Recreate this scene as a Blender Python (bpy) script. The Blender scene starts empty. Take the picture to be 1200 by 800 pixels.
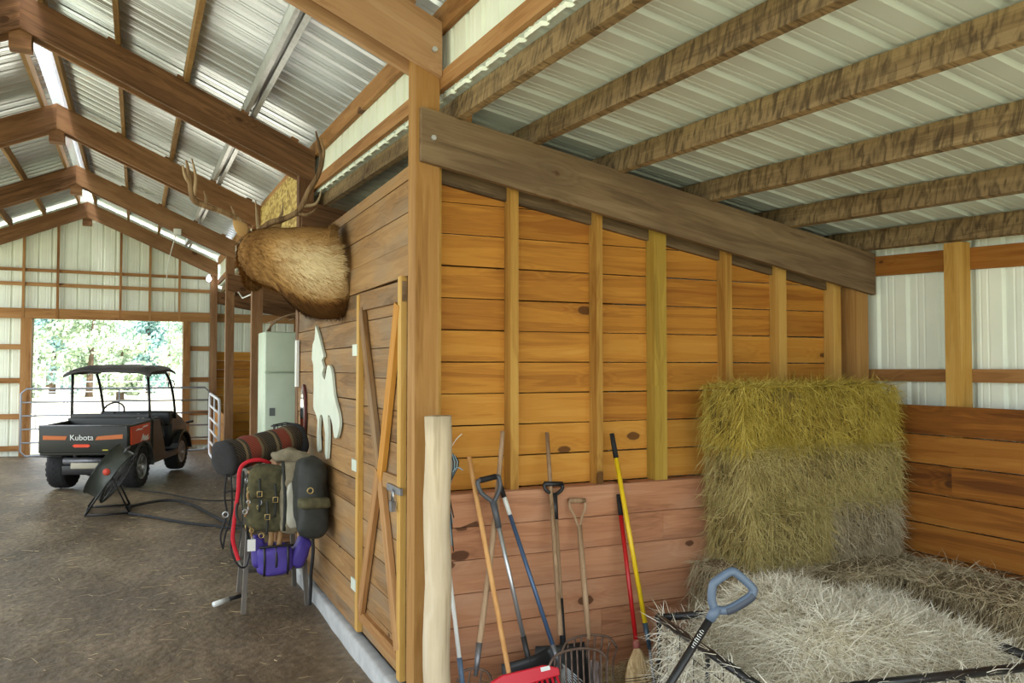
import bpy, bmesh, math, random
from mathutils import Vector, Matrix, noise
random.seed(7)
V = Vector
S = bpy.context.scene
COL = S.collection

# ------------------------------------------------------------------ camera, sky, sun, exposure
F_PX, CAM_H = 965.0, 1.95
cd = bpy.data.cameras.new('camera'); cam = bpy.data.objects.new('camera', cd); COL.objects.link(cam)
cd.sensor_width = 36.0; cd.lens = 36.0 * F_PX / 1200.0; cd.clip_start = 0.05; cd.clip_end = 500
cam.location = (0, 0, CAM_H)
cam.rotation_euler = (math.radians(90 + 1.899), 0, math.radians(-24.499))
S.camera = cam

W = bpy.data.worlds.new('sky'); S.world = W; W.use_nodes = True
bg = W.node_tree.nodes['Background']
bg.inputs[0].default_value = (0.85, 0.935, 1.0, 1); bg.inputs[1].default_value = 1.5
sd = bpy.data.lights.new('sun', 'SUN'); sun = bpy.data.objects.new('sun', sd); COL.objects.link(sun)
sd.energy = 5.5; sd.angle = math.radians(1.0); sd.color = (1.0, 0.965, 0.91)
sun.rotation_euler = (math.radians(34), 0, math.radians(-20)); sun.location = (-5, -20, 30)
S.view_settings.view_transform = 'Standard'; S.view_settings.look = 'None'
S.view_settings.gamma = 1.0; S.view_settings.use_curve_mapping = False
S.view_settings.exposure = 1.2

# ------------------------------------------------------------------ helpers
ROOTM = {}
def tag(o, label=None, cat=None, group=None, kind=None):
    if label: o['label'] = label
    if cat: o['category'] = cat
    if group: o['group'] = group
    if kind: o['kind'] = kind
    return o
def empty(name, loc=(0, 0, 0), label=None, cat=None, group=None, kind=None, rz=0.0):
    o = bpy.data.objects.new(name, None); COL.objects.link(o)
    o.location = loc; o.rotation_euler = (0, 0, rz); o.empty_display_size = 0.1
    ROOTM[o.name] = Matrix.Translation(V(loc)) @ Matrix.Rotation(rz, 4, 'Z')
    return tag(o, label, cat, group, kind)
def link(o, parent=None, M=None):
    """M is the object's world matrix; a child keeps it under its parent."""
    COL.objects.link(o)
    if M is None: M = Matrix.Identity(4)
    loc, rot, sca = M.decompose()
    o.location = loc; o.rotation_mode = 'XYZ'; o.rotation_euler = rot.to_euler('XYZ'); o.scale = sca
    ROOTM[o.name] = M.copy()
    if parent is not None:
        o.parent = parent
        o.matrix_parent_inverse = ROOTM[parent.name].inverted()
    return o
def mesh(name, verts, faces, mat, parent=None, smooth=False, center=True, M=None):
    """verts in world space (or in M's space)"""
    verts = [V(v) for v in verts]
    if M is None: M = Matrix.Identity(4)
    if center and verts:
        lo = V((min(v.x for v in verts), min(v.y for v in verts), min(v.z for v in verts)))
        hi = V((max(v.x for v in verts), max(v.y for v in verts), max(v.z for v in verts)))
        c = (lo + hi) / 2; c.z = lo.z
        verts = [v - c for v in verts]; M = M @ Matrix.Translation(c)
    me = bpy.data.meshes.new(name); me.from_pydata(verts, [], faces); me.update()
    if mat: me.materials.append(mat)
    if smooth:
        for p in me.polygons: p.use_smooth = True
    o = bpy.data.objects.new(name, me)
    return link(o, parent, M)
def bmobj(name, bm, mat, parent=None, smooth=False, M=None):
    me = bpy.data.meshes.new(name); bm.to_mesh(me); bm.free()
    if mat: me.materials.append(mat)
    if smooth:
        for p in me.polygons: p.use_smooth = True
    return link(bpy.data.objects.new(name, me), parent, M)
BOXF = [(0, 3, 2, 1), (4, 5, 6, 7), (0, 1, 5, 4), (1, 2, 6, 5), (2, 3, 7, 6), (3, 0, 4, 7)]
def boxv(x0, x1, y0, y1, z0, z1):
    return [(x0, y0, z0), (x1, y0, z0), (x1, y1, z0), (x0, y1, z0), (x0, y0, z1), (x1, y0, z1), (x1, y1, z1), (x0, y1, z1)]
def box(name, x0, x1, y0, y1, z0, z1, mat, parent=None, M=None, bev=0.0):
    if bev > 0:
        c = V(((x0 + x1) / 2, (y0 + y1) / 2, (z0 + z1) / 2))
        bm = bmesh.new(); bmesh.ops.create_cube(bm, size=1)
        for v in bm.verts: v.co = V((v.co.x * (x1 - x0), v.co.y * (y1 - y0), v.co.z * (z1 - z0)))
        bmesh.ops.bevel(bm, geom=bm.edges[:], offset=bev, segments=2, affect='EDGES', profile=0.5)
        MM = (M or Matrix.Identity(4)) @ Matrix.Translation(c)
        return bmobj(name, bm, mat, parent, True, MM)
    return mesh(name, boxv(x0, x1, y0, y1, z0, z1), BOXF, mat, parent, M=M)
def board(name, p0, p1, w, d, mat, parent=None, up=(0, 0, 1), ends=None, M0=None):
    """timber from p0 to p1: local X along it, w along local Z (near 'up'), d along local Y. ends='plumb' cuts the ends upright"""
    p0, p1, up = V(p0), V(p1), V(up)
    x = (p1 - p0); L = x.length; x.normalize()
    y = up.cross(x); y.normalize(); z = x.cross(y)
    M = Matrix(((x.x, y.x, z.x, 0), (x.y, y.y, z.y, 0), (x.z, y.z, z.z, 0), (0, 0, 0, 1)))
    M = Matrix.Translation((p0 + p1) / 2) @ M
    vs = boxv(-L / 2, L / 2, -d / 2, d / 2, -w / 2, w / 2)
    if ends == 'plumb' and abs(z.z) > 1e-4:
        k = x.z / z.z      # shear so the ends stand upright
        vs = [(a - (c * k if True else 0), b, c) for a, b, c in vs]
        vs = [(a + 2 * 0, b, c) for a, b, c in vs]
    if M0 is not None: M = M0 @ M
    me = bpy.data.meshes.new(name); me.from_pydata(vs, [], BOXF); me.update(); me.materials.append(mat)
    return link(bpy.data.objects.new(name, me), parent, M)
def spline(pts, n=8):
    pts = [V(p) for p in pts]
    if len(pts) < 3: return pts
    out = []
    for i in range(len(pts) - 1):
        p0 = pts[max(i - 1, 0)]; p1 = pts[i]; p2 = pts[i + 1]; p3 = pts[min(i + 2, len(pts) - 1)]
        for k in range(n):
            t = k / n
            out.append(0.5 * ((2 * p1) + (p2 - p0) * t + (2 * p0 - 5 * p1 + 4 * p2 - p3) * t * t + (3 * p1 - p0 - 3 * p2 + p3) * t ** 3))
    out.append(pts[-1]); return out
def tube_data(pts, r, seg=8, flat=1.0, closed=False, caps=True):
    pts = [V(p) for p in pts]; n = len(pts)
    rs = r if isinstance(r, (list, tuple)) else [r] * n
    verts, faces = [], []
    prev = None
    for i, p in enumerate(pts):
        if closed: t = pts[(i + 1) % n] - pts[i - 1]
        else: t = pts[min(i + 1, n - 1)] - pts[max(i - 1, 0)]
        if t.length < 1e-9: t = V((0, 0, 1))
        t.normalize()
        if prev is None:
            a = V((0, 0, 1)) if abs(t.z) < 0.9 else V((1, 0, 0))
            nrm = t.cross(a).normalized()
        else:
            nrm = prev - t * prev.dot(t)
            if nrm.length < 1e-6: nrm = t.orthogonal()
            nrm.normalize()
        prev = nrm; b = t.cross(nrm)
        for k in range(seg):
            a = 2 * math.pi * k / seg
            verts.append(p + (nrm * math.cos(a) * flat + b * math.sin(a)) * rs[i])
    m = n if closed else n - 1
    for i in range(m):
        for k in range(seg):
            a = i * seg + k; b_ = i * seg + (k + 1) % seg; j = ((i + 1) % n) * seg
            faces.append((a, b_, j + (k + 1) % seg, j + k))
    if caps and not closed:
        faces.append(tuple(range(seg - 1, -1, -1))); faces.append(tuple((n - 1) * seg + k for k in range(seg)))
    return verts, faces
def tube(name, pts, r, mat, parent=None, seg=8, smooth=True, n=0, flat=1.0, closed=False, M=None):
    if n: pts = spline(pts, n)
    if n and isinstance(r, (list, tuple)):
        r0 = r; m = len(pts); r = []
        for i in range(m):
            t = i / (m - 1) * (len(r0) - 1); a = min(int(t), len(r0) - 2); r.append(r0[a] + (r0[a + 1] - r0[a]) * (t - a))
    v, f = tube_data(pts, r, seg, flat, closed)
    return mesh(name, v, f, mat, parent, smooth, M=M)
def multi(name, datas, mat, parent=None, smooth=False, M=None):
    vs, fs = [], []
    for v, f in datas:
        o = len(vs); vs += [V(q) for q in v]; fs += [tuple(i + o for i in g) for g in f]
    return mesh(name, vs, fs, mat, parent, smooth, M=M)
def lathe(name, prof, mat, parent=None, seg=24, M=None, smooth=True, caps=True):
    """profile [(r, z)] round local Z"""
    vs, fs = [], []
    for r, z in prof:
        for k in range(seg):
            a = 2 * math.pi * k / seg; vs.append((r * math.cos(a), r * math.sin(a), z))
    for i in range(len(prof) - 1):
        for k in range(seg):
            fs.append((i * seg + k, i * seg + (k + 1) % seg, (i + 1) * seg + (k + 1) % seg, (i + 1) * seg + k))
    if caps: fs.append(tuple(range(seg - 1, -1, -1))); fs.append(tuple((len(prof) - 1) * seg + k for k in range(seg)))
    return mesh(name, vs, fs, mat, parent, smooth, center=False, M=M)
def prism(name, poly, t, mat, parent=None, M=None, bev=0.0):
    """outline in local XZ, thickness t along local Y"""
    n = len(poly)
    vs = [(a, -t / 2, b) for a, b in poly] + [(a, t / 2, b) for a, b in poly]
    bm = bmesh.new()
    bv = [bm.verts.new(v) for v in vs]
    bm.faces.new(bv[:n]); bm.faces.new(bv[n:][::-1])
    for i in range(n):
        j = (i + 1) % n; bm.faces.new((bv[i], bv[i + n], bv[j + n], bv[j]))
    bmesh.ops.recalc_face_normals(bm, faces=bm.faces[:])
    if bev: bmesh.ops.bevel(bm, geom=bm.edges[:], offset=bev, segments=1, affect='EDGES')
    bmesh.ops.triangulate(bm, faces=[f for f in bm.faces if len(f.verts) > 4])
    return bmobj(name, bm, mat, parent, False, M)
def blob(name, c, size, mat, parent=None, e=0.55, amp=0.02, fr=6.0, rot=(0, 0, 0), nu=28, nv=18, sag=0.0, seed=0, M=None):
    """soft stuffed shape: a superellipsoid with creases"""
    vs, fs = [], []
    R = Matrix.Rotation(rot[2], 3, 'Z') @ Matrix.Rotation(rot[1], 3, 'Y') @ Matrix.Rotation(rot[0], 3, 'X')
    sg = lambda x, p: math.copysign(abs(x) ** p, x)
    for j in range(nv + 1):
        ph = -math.pi / 2 + math.pi * j / nv
        for i in range(nu):
            th = 2 * math.pi * i / nu
            d = V((sg(math.cos(ph), e) * sg(math.cos(th), e), sg(math.cos(ph), e) * sg(math.sin(th), e), sg(math.sin(ph), e)))
            p = V((d.x * size[0] / 2, d.y * size[1] / 2, d.z * size[2] / 2))
            if sag: 
                k = 1 + sag * (-d.z); p.x *= k; p.y *= k
            q = p * fr + V((seed * 7.3, seed * 3.1, seed))
            p += d * (noise.noise(q) * amp + noise.noise(q * 2.3) * amp * .5)
            vs.append(R @ p + V(c))
    for j in range(nv):
        for i in range(nu):
            fs.append((j * nu + i, j * nu + (i + 1) % nu, (j + 1) * nu + (i + 1) % nu, (j + 1) * nu + i))
    return mesh(name, vs, fs, mat, parent, True, M=M)
def copy_tree(o, parent=None):
    c = o.copy(); COL.objects.link(c); ROOTM[c.name] = ROOTM[o.name].copy()
    if parent is not None: c.parent = parent
    for ch in o.children: copy_tree(ch, c)
    return c
def move(o, loc, rz=0.0):
    o.location = loc; o.rotation_euler = (0, 0, rz)
    ROOTM[o.name] = Matrix.Translation(V(loc)) @ Matrix.Rotation(rz, 4, 'Z')
def text_mesh(name, body, size, mat, parent, M, extrude=0.002):
    cu = bpy.data.curves.new(name, 'FONT'); cu.body = body; cu.size = size; cu.extrude = extrude
    cu.align_x = 'CENTER'; cu.align_y = 'CENTER'
    tmp = bpy.data.objects.new(name + '_tmp', cu); COL.objects.link(tmp)
    dg = bpy.context.evaluated_depsgraph_get()
    me = bpy.data.meshes.new_from_object(tmp.evaluated_get(dg))
    bpy.data.objects.remove(tmp); me.materials.clear(); me.materials.append(mat)
    return link(bpy.data.objects.new(name, me), parent, M)

# ------------------------------------------------------------------ materials
def srgb(r, g, b):
    f = lambda c: (c / 255 / 12.92) if c / 255 <= 0.04045 else ((c / 255 + 0.055) / 1.055) ** 2.4
    return (f(r), f(g), f(b), 1)
class NT:
    def __init__(self, name):
        self.m = bpy.data.materials.new(name); self.m.use_nodes = True
        self.t = self.m.node_tree; self.b = self.t.nodes['Principled BSDF']
    def n(self, typ, **kw):
        nd = self.t.nodes.new(typ)
        for k, v in kw.items():
            if k.startswith('i_'): nd.inputs[k[2:].replace('_', ' ')].default_value = v
            else: setattr(nd, k, v)
        return nd
    def l(self, a, b): self.t.links.new(a, b)
    def ramp(self, fac, stops):
        r = self.n('ShaderNodeValToRGB'); e = r.color_ramp.elements
        while len(e) < len(stops): e.new(0.5)
        for el, (p, c) in zip(e, stops): el.position = p; el.color = c
        self.l(fac, r.inputs[0]); return r.outputs[0]
    def math(self, op, a, b=None, clamp=False):
        m = self.n('ShaderNodeMath', operation=op); m.use_clamp = clamp
        for i, x in enumerate((a, b)):
            if x is None: continue
            if isinstance(x, (int, float)): m.inputs[i].default_value = x
            else: self.l(x, m.inputs[i])
        return m.outputs[0]
    def mix(self, fac, a, b, mode='MIX'):
        m = self.n('ShaderNodeMix', data_type='RGBA', blend_type=mode)
        for s, x in ((0, fac), (6, a), (7, b)):
            if isinstance(x, (int, float)): m.inputs[s].default_value = x
            elif isinstance(x, tuple): m.inputs[s].default_value = x
            else: self.l(x, m.inputs[s])
        return m.outputs[2]
    def bump(self, h, strength=0.3, dist=0.01):
        b = self.n('ShaderNodeBump'); b.inputs['Strength'].default_value = strength; b.inputs['Distance'].default_value = dist
        self.l(h, b.inputs['Height']); self.l(b.outputs[0], self.b.inputs['Normal'])
def plain(name, col, rough=0.6, metal=0.0, var=0.0, fr=20.0, emis=None, es=1.0, bump=0.0):
    t = NT(name); b = t.b
    b.inputs['Base Color'].default_value = col; b.inputs['Roughness'].default_value = rough; b.inputs['Metallic'].default_value = metal
    if var or bump:
        tc = t.n('ShaderNodeTexCoord'); nz = t.n('ShaderNodeTexNoise'); nz.inputs['Scale'].default_value = fr; nz.inputs['Detail'].default_value = 5
        t.l(tc.outputs['Object'], nz.inputs['Vector'])
        lo = tuple(c * (1 - var) for c in col[:3]) + (1,); hi = tuple(min(1, c * (1 + var)) for c in col[:3]) + (1,)
        t.l(t.ramp(nz.outputs[0], [(0.3, lo), (0.7, hi)]), b.inputs['Base Color'])
        if bump: t.bump(nz.outputs[0], bump, 0.01)
    if emis:
        b.inputs['Emission Color'].default_value = emis; b.inputs['Emission Strength'].default_value = es
    return t.m
def wood(name, dark, mid, light, knots=0.5, mold=0.0, grain=1.0, rough=0.7, tone=0.18, stain=None, stain_amt=0.0, axis='x', streak=0.22):
    t = NT(name); b = t.b; b.inputs['Roughness'].default_value = rough
    b.inputs['Specular IOR Level'].default_value = 0.25
    tc = t.n('ShaderNodeTexCoord'); oi = t.n('ShaderNodeObjectInfo')
    off = t.math('MULTIPLY', oi.outputs['Random'], 137.0)
    cmb = t.n('ShaderNodeCombineXYZ'); t.l(off, cmb.inputs[0]); t.l(off, cmb.inputs[1]); t.l(off, cmb.inputs[2])
    add = t.n('ShaderNodeVectorMath', operation='ADD'); t.l(cmb.outputs[0], add.inputs[1])
    if axis == 'z':
        sx_ = t.n('ShaderNodeSeparateXYZ'); t.l(tc.outputs['Object'], sx_.inputs[0]); cx_ = t.n('ShaderNodeCombineXYZ')
        t.l(sx_.outputs[2], cx_.inputs[0]); t.l(sx_.outputs[1], cx_.inputs[1]); t.l(sx_.outputs[0], cx_.inputs[2]); t.l(cx_.outputs[0], add.inputs[0])
    else: t.l(tc.outputs['Object'], add.inputs[0])
    def mapped(s):
        m = t.n('ShaderNodeVectorMath', operation='MULTIPLY'); t.l(add.outputs[0], m.inputs[0]); m.inputs[1].default_value = s; return m.outputs[0]
    # warp around knots
    vo = t.n('ShaderNodeTexVoronoi'); vo.inputs['Scale'].default_value = 1.0; t.l(mapped((2.5, 0.05, 4.8)), vo.inputs['Vector'])
    sep = t.n('ShaderNodeSeparateColor'); t.l(vo.outputs['Color'], sep.inputs[0])
    keep = t.math('LESS_THAN', sep.outputs[0], knots)
    sz = t.math('MULTIPLY_ADD', sep.outputs[1], 0.12, False); sz.node.inputs[2].default_value = 0.07
    nk = t.n('ShaderNodeTexNoise'); nk.inputs['Scale'].default_value = 1.0; t.l(mapped((30, 30, 45)), nk.inputs['Vector'])
    dist = t.math('ADD', vo.outputs['Distance'], t.math('MULTIPLY', nk.outputs[0], 0.05))
    kn = t.math('MULTIPLY', t.math('SUBTRACT', 1.0, t.math('DIVIDE', dist, t.math('ADD', sz, 0.03)), True), keep)
    halo = t.math('MULTIPLY', t.math('SUBTRACT', 1.0, t.math('DIVIDE', vo.outputs['Distance'], 0.45), True), keep)
    g1 = t.n('ShaderNodeTexNoise'); g1.inputs['Scale'].default_value = 1.0; g1.inputs['Detail'].default_value = 4; g1.inputs['Distortion'].default_value = 0.6
    t.l(mapped((0.9 * grain, 9 * grain, 13 * grain)), g1.inputs['Vector'])
    g2 = t.n('ShaderNodeTexNoise'); g2.inputs['Scale'].default_value = 1.0; g2.inputs['Detail'].default_value = 3
    t.l(mapped((4, 90, 120)), g2.inputs['Vector'])
    rings = t.math('SINE', t.math('MULTIPLY', t.math('ADD', g1.outputs[0], t.math('MULTIPLY', halo, 0.35)), 46.0))
    fac = t.math('ADD', t.math('MULTIPLY', g1.outputs[0], 0.75), t.math('MULTIPLY', rings, 0.045))
    fac = t.math('ADD', fac, t.math('MULTIPLY', t.math('SUBTRACT', g2.outputs[0], 0.5), streak))
    fac = t.math('ADD', fac, t.math('MULTIPLY', t.math('SUBTRACT', oi.outputs['Random'], 0.5), tone * 1.6))
    col = t.ramp(fac, [(0.12, dark), (0.38, mid), (0.68, light)])
    if mold:
        nm = t.n('ShaderNodeTexNoise'); nm.inputs['Scale'].default_value = 1.0; nm.inputs['Detail'].default_value = 6; nm.inputs['Distortion'].default_value = 1.3
        t.l(mapped((26, 8, 7)), nm.inputs['Vector'])
        mm = t.ramp(nm.outputs[0], [(0.44, (0, 0, 0, 1)), (0.66, (1, 1, 1, 1))])
        col = t.mix(t.math('MULTIPLY', mm, mold), col, (0.035, 0.022, 0.011, 1))
    if stain:
        ns = t.n('ShaderNodeTexNoise'); ns.inputs['Scale'].default_value = 1.0; ns.inputs['Detail'].default_value = 5
        t.l(mapped((1.6, 3, 5)), ns.inputs['Vector'])
        ss = t.ramp(ns.outputs[0], [(0.45, (0, 0, 0, 1)), (0.75, (1, 1, 1, 1))])
        col = t.mix(t.math('MULTIPLY', ss, stain_amt), col, stain)
    kd = t.ramp(kn, [(0.0, (0, 0, 0, 1)), (0.12, (1, 1, 1, 1))])
    col = t.mix(t.math('MULTIPLY', kd, 0.85), col, (0.07, 0.025, 0.008, 1))
    col = t.mix(t.math('MULTIPLY', t.math('POWER', halo, 3.0), 0.45), col, tuple(c * 0.45 for c in dark[:3]) + (1,))
    t.l(col, b.inputs['Base Color'])
    t.bump(t.math('ADD', g2.outputs[0], t.math('MULTIPLY', rings, 0.12)), 0.18, 0.004)
    return t.m
M = {}
M['plank'] = wood('plank_orange', srgb(154, 96, 34), srgb(190, 130, 50), srgb(206, 152, 70), knots=0.42, streak=0.16)
M['plank_low'] = wood('plank_light_tint', srgb(132, 84, 56), srgb(178, 124, 90), srgb(198, 148, 112), knots=0.5, tone=0.1, stain=srgb(200, 170, 145), stain_amt=0.3)  # rosy tone and pale stain mostly paint cooler outdoor light into the lower boards
M['plank_aisle'] = wood('plank_aisle', srgb(104, 74, 42), srgb(152, 114, 70), srgb(178, 140, 92), knots=0.16, stain=srgb(136, 124, 106), stain_amt=0.6)
M['plank_right'] = wood('plank_right', srgb(100, 56, 18), srgb(146, 90, 32), srgb(170, 114, 48), knots=0.4)
M['stud'] = wood('stud_pine', srgb(150, 104, 42), srgb(188, 144, 70), srgb(206, 166, 94), knots=0.25)
M['stud_green'] = wood('treated_post', srgb(138, 108, 40), srgb(172, 140, 58), srgb(188, 160, 80), knots=0.2)
M['post'] = wood('post_wood', srgb(118, 78, 36), srgb(158, 114, 60), srgb(182, 140, 84), knots=0.18, grain=0.8)
M['beam'] = wood('weathered_beam', srgb(80, 64, 44), srgb(124, 102, 74), srgb(150, 128, 98), knots=0.2, stain=srgb(80, 60, 44), stain_amt=0.6)
M['rafter'] = wood('rafter_brown', srgb(88, 60, 36), srgb(134, 96, 64), srgb(162, 124, 88), knots=0.18, stain=srgb(84, 56, 36), stain_amt=0.45)
M['purlin'] = wood('purlin_moldy', srgb(102, 80, 52), srgb(142, 118, 82), srgb(168, 144, 104), knots=0.12, mold=0.75)
M['purlin_c'] = wood('purlin_plain', srgb(112, 80, 42), srgb(154, 118, 70), srgb(182, 146, 96), knots=0.15, mold=0.25)
M['rafter_near'] = wood('rafter_near', srgb(128, 90, 58), srgb(168, 128, 90), srgb(188, 152, 114), knots=0.2)
M['girt'] = wood('girt_pine', srgb(124, 82, 42), srgb(164, 118, 70), srgb(186, 144, 96), knots=0.2)
M['log'] = wood('debarked_log', srgb(150, 128, 98), srgb(206, 188, 156), srgb(226, 212, 186), knots=0.15, grain=0.7, stain=srgb(128, 112, 92), stain_amt=0.4, axis='z')
M['handle_wood'] = wood('handle_wood', srgb(118, 92, 66), srgb(164, 134, 104), srgb(188, 160, 130), knots=0.0, axis='z')
M['handle_tan'] = wood('handle_tan', srgb(184, 126, 72), srgb(214, 160, 100), srgb(228, 182, 126), knots=0.0, axis='z')
def osb():
    t = NT('osb_board'); t.b.inputs['Roughness'].default_value = 0.8
    tc = t.n('ShaderNodeTexCoord'); v = t.n('ShaderNodeTexVoronoi'); v.inputs['Scale'].default_value = 22
    mp = t.n('ShaderNodeVectorMath', operation='MULTIPLY'); mp.inputs[1].default_value = (1, 0.5, 1.3)
    t.l(tc.outputs['Object'], mp.inputs[0]); t.l(mp.outputs[0], v.inputs['Vector'])
    sp = t.n('ShaderNodeSeparateColor'); t.l(v.outputs['Color'], sp.inputs[0])
    t.l(t.ramp(sp.outputs[0], [(0, srgb(140, 110, 50)), (0.5, srgb(190, 160, 84)), (1, srgb(216, 192, 120))]), t.b.inputs['Base Color'])
    return t.m
M['osb'] = osb()
def sheet_mat(name, col, metal, rough, var=0.08):
    t = NT(name); b = t.b
    b.inputs['Metallic'].default_value = metal; b.inputs['Roughness'].default_value = rough
    tc = t.n('ShaderNodeTexCoord'); nz = t.n('ShaderNodeTexNoise'); nz.inputs['Scale'].default_value = 1.4; nz.inputs['Detail'].default_value = 6
    t.l(tc.outputs['Object'], nz.inputs['Vector'])
    lo = tuple(c * (1 - var) for c in col[:3]) + (1,); hi = tuple(min(1, c * (1 + var)) for c in col[:3]) + (1,)
    t.l(t.ramp(nz.outputs[0], [(0.3, lo), (0.7, hi)]), b.inputs['Base Color'])
    return t.m
M['sheet_bay'] = sheet_mat('roof_metal_pale', srgb(204, 214, 206), 0.0, 0.36)
M['sheet_aisle'] = sheet_mat('roof_metal_galvanised', srgb(222, 232, 238), 0.6, 0.24)
M['siding'] = sheet_mat('siding_white', srgb(238, 244, 228), 0.0, 0.45)
M['black'] = plain('black_paint', srgb(22, 22, 24), 0.4)
M['black_rubber'] = plain('black_rubber', srgb(26, 26, 27), 0.75, var=0.2, fr=30)
M['black_plastic'] = plain('black_plastic', srgb(30, 31, 33), 0.45)
M['steel'] = plain('steel', srgb(190, 194, 200), 0.3, 0.8)
M['steel_dull'] = plain('steel_dull', srgb(128, 128, 132), 0.45, 0.7, var=0.2, fr=25)
M['rust'] = plain('rusty_steel', srgb(112, 92, 80), 0.65, 0.4, var=0.35, fr=30)
M['galv'] = plain('galvanised', srgb(205, 208, 210), 0.35, 0.6, var=0.12, fr=12)
M['white'] = plain('white_paint', srgb(228, 230, 226), 0.5)
M['white_aged'] = plain('white_aged', srgb(208, 216, 200), 0.45, var=0.06, fr=5)
# ------------------------------------------------------------------ heights of the building
def lerp_tab(tab, y):
    if y <= tab[0][0]: 
        (a, b), (c, d) = tab[0], tab[1]
        return b + (y - a) * (d - b) / (c - a)
    for (a, b), (c, d) in zip(tab, tab[1:]):
        if y <= c: return b + (y - a) * (d - b) / (c - a)
    return tab[-1][1]
RZ = [(0.8, 3.47), (4.4, 3.60), (8.1, 3.75), (11.6, 3.83), (15.2, 3.88), (18.6, 3.90)]
RIDGE = -0.94; SL = 0.44; XE = 1.53
FR_Y = [-0.55, 4.45, 8.1, 11.6, 15.2, 18.55]           # frame lines
Y_FRONT, Y_BACK = -0.7, 18.75
def raf_bot(x, y): return lerp_tab(RZ, y) + SL * (XE - RIDGE - abs(x - RIDGE))
RD = 0.31                                              # plumb depth of a rafter
PD = 0.14                                              # purlin depth
def lean_tilt(y): return 0.045 * (min(y, 9.0) - 4.45)
def lean_bot(x, y): return 3.386 - 0.18 * (x - 1.55) + lean_tilt(y)    # top of the lean-to beam = underside of purlins
def floor_z(x, y): return 0.26 * max(0, min(1, (y - 10) / 8.6))
XW = 4.90                                              # outer wall

# ------------------------------------------------------------------ floor
def dirt():
    t = NT('packed_dirt'); b = t.b; b.inputs['Roughness'].default_value = 0.52; b.inputs['Specular IOR Level'].default_value = 0.5
    tc = t.n('ShaderNodeTexCoord')
    mp = t.n('ShaderNodeVectorMath', operation='MULTIPLY'); mp.inputs[1].default_value = (1, 0.55, 1); t.l(tc.outputs['Object'], mp.inputs[0])
    a = t.n('ShaderNodeTexNoise'); a.inputs['Scale'].default_value = 1.3; a.inputs['Detail'].default_value = 8; a.inputs['Roughness'].default_value = 0.65; t.l(mp.outputs[0], a.inputs['Vector'])
    c = t.n('ShaderNodeTexNoise'); c.inputs['Scale'].default_value = 14; c.inputs['Detail'].default_value = 6; t.l(tc.outputs['Object'], c.inputs['Vector'])
    f = t.math('ADD', t.math('MULTIPLY', a.outputs[0], 0.7), t.math('MULTIPLY', c.outputs[0], 0.35))
    t.l(t.ramp(f, [(0.30, srgb(56, 44, 31)), (0.5, srgb(94, 78, 58)), (0.72, srgb(142, 124, 100))]), b.inputs['Base Color'])
    t.bump(f, 0.8, 0.06); return t.m
M['dirt'] = dirt()
vs, fs = [], []
nx, ny = 70, 150
for j in range(ny + 1):
    for i in range(nx + 1):
        x = -4.2 + 9.6 * i / nx; y = -0.9 + 19.9 * j / ny
        z = floor_z(x, y) + 0.018 * noise.noise(V((x * 1.1, y * 0.9, 3))) + 0.016 * noise.noise(V((x * 4.1, y * 3.2, 9))) - 0.012
        vs.append((x, y, z))
for j in range(ny):
    for i in range(nx):
        a = j * (nx + 1) + i; fs.append((a, a + 1, a + nx + 2, a + nx + 1))
fl = tag(mesh('floor', vs, fs, M['dirt'], None, True, center=False), 'packed brown dirt floor with trodden straw', 'floor', kind='structure')
M['ground'] = plain('pale_sand', srgb(206, 196, 176), 0.9, var=0.12, fr=0.6)
M['grass'] = plain('mown_grass', srgb(160, 160, 132), 0.95, var=0.2, fr=0.8)
g = empty('ground', (0, 0, 0), 'open yard around the barn, pale sand and grass', 'ground', kind='structure')
for (x0, x1, y0, y1, z) in ((-60, 60, 18.9, 140, 0.25), (-60, 60, -60, -0.8, -0.02), (-60, -4.1, -0.8, 18.9, 0.0), (5.3, 60, -0.8, 18.9, 0.0)):
    mesh('yard', [(x0, y0, z), (x1, y0, z), (x1, y1, z), (x0, y1, z)], [(0, 1, 2, 3)], M['ground'] if y0 > 18 else M['grass'], g)

# ------------------------------------------------------------------ corrugated sheet
def corr_profile(w, pitch=0.229, mi=0.0025):
    pr = []; n = max(1, round(w / pitch)); p = w / n
    for i in range(n):
        o = i * p
        pr += [(o, 0), (o + p * .36, 0), (o + p * .385, mi), (o + p * .415, mi), (o + p * .44, 0), (o + p * .58, 0), (o + p * .605, mi), (o + p * .635, mi), (o + p * .66, 0),
               (o + p * .76, 0), (o + p * .82, .021), (o + p * .94, .021)]
    pr.append((w, 0)); return pr
def sheet(name, P, a0, a1, b0, b1, nrm, mat, parent, sign=1, pitch=0.229, mi=0.0025):
    """ribs run along a; b is the direction across. P(a,b)->point"""
    pr = corr_profile(b1 - b0, pitch, mi); nrm = V(nrm).normalized()
    vs, fs = [], []
    for t, h in pr:
        for a in (a0, a1): vs.append(V(P(a, b0 + t)) + nrm * h * sign)
    for i in range(len(pr) - 1): fs.append((2 * i, 2 * i + 1, 2 * i + 3, 2 * i + 2))
    return mesh(name, vs, fs, mat, parent)

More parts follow.
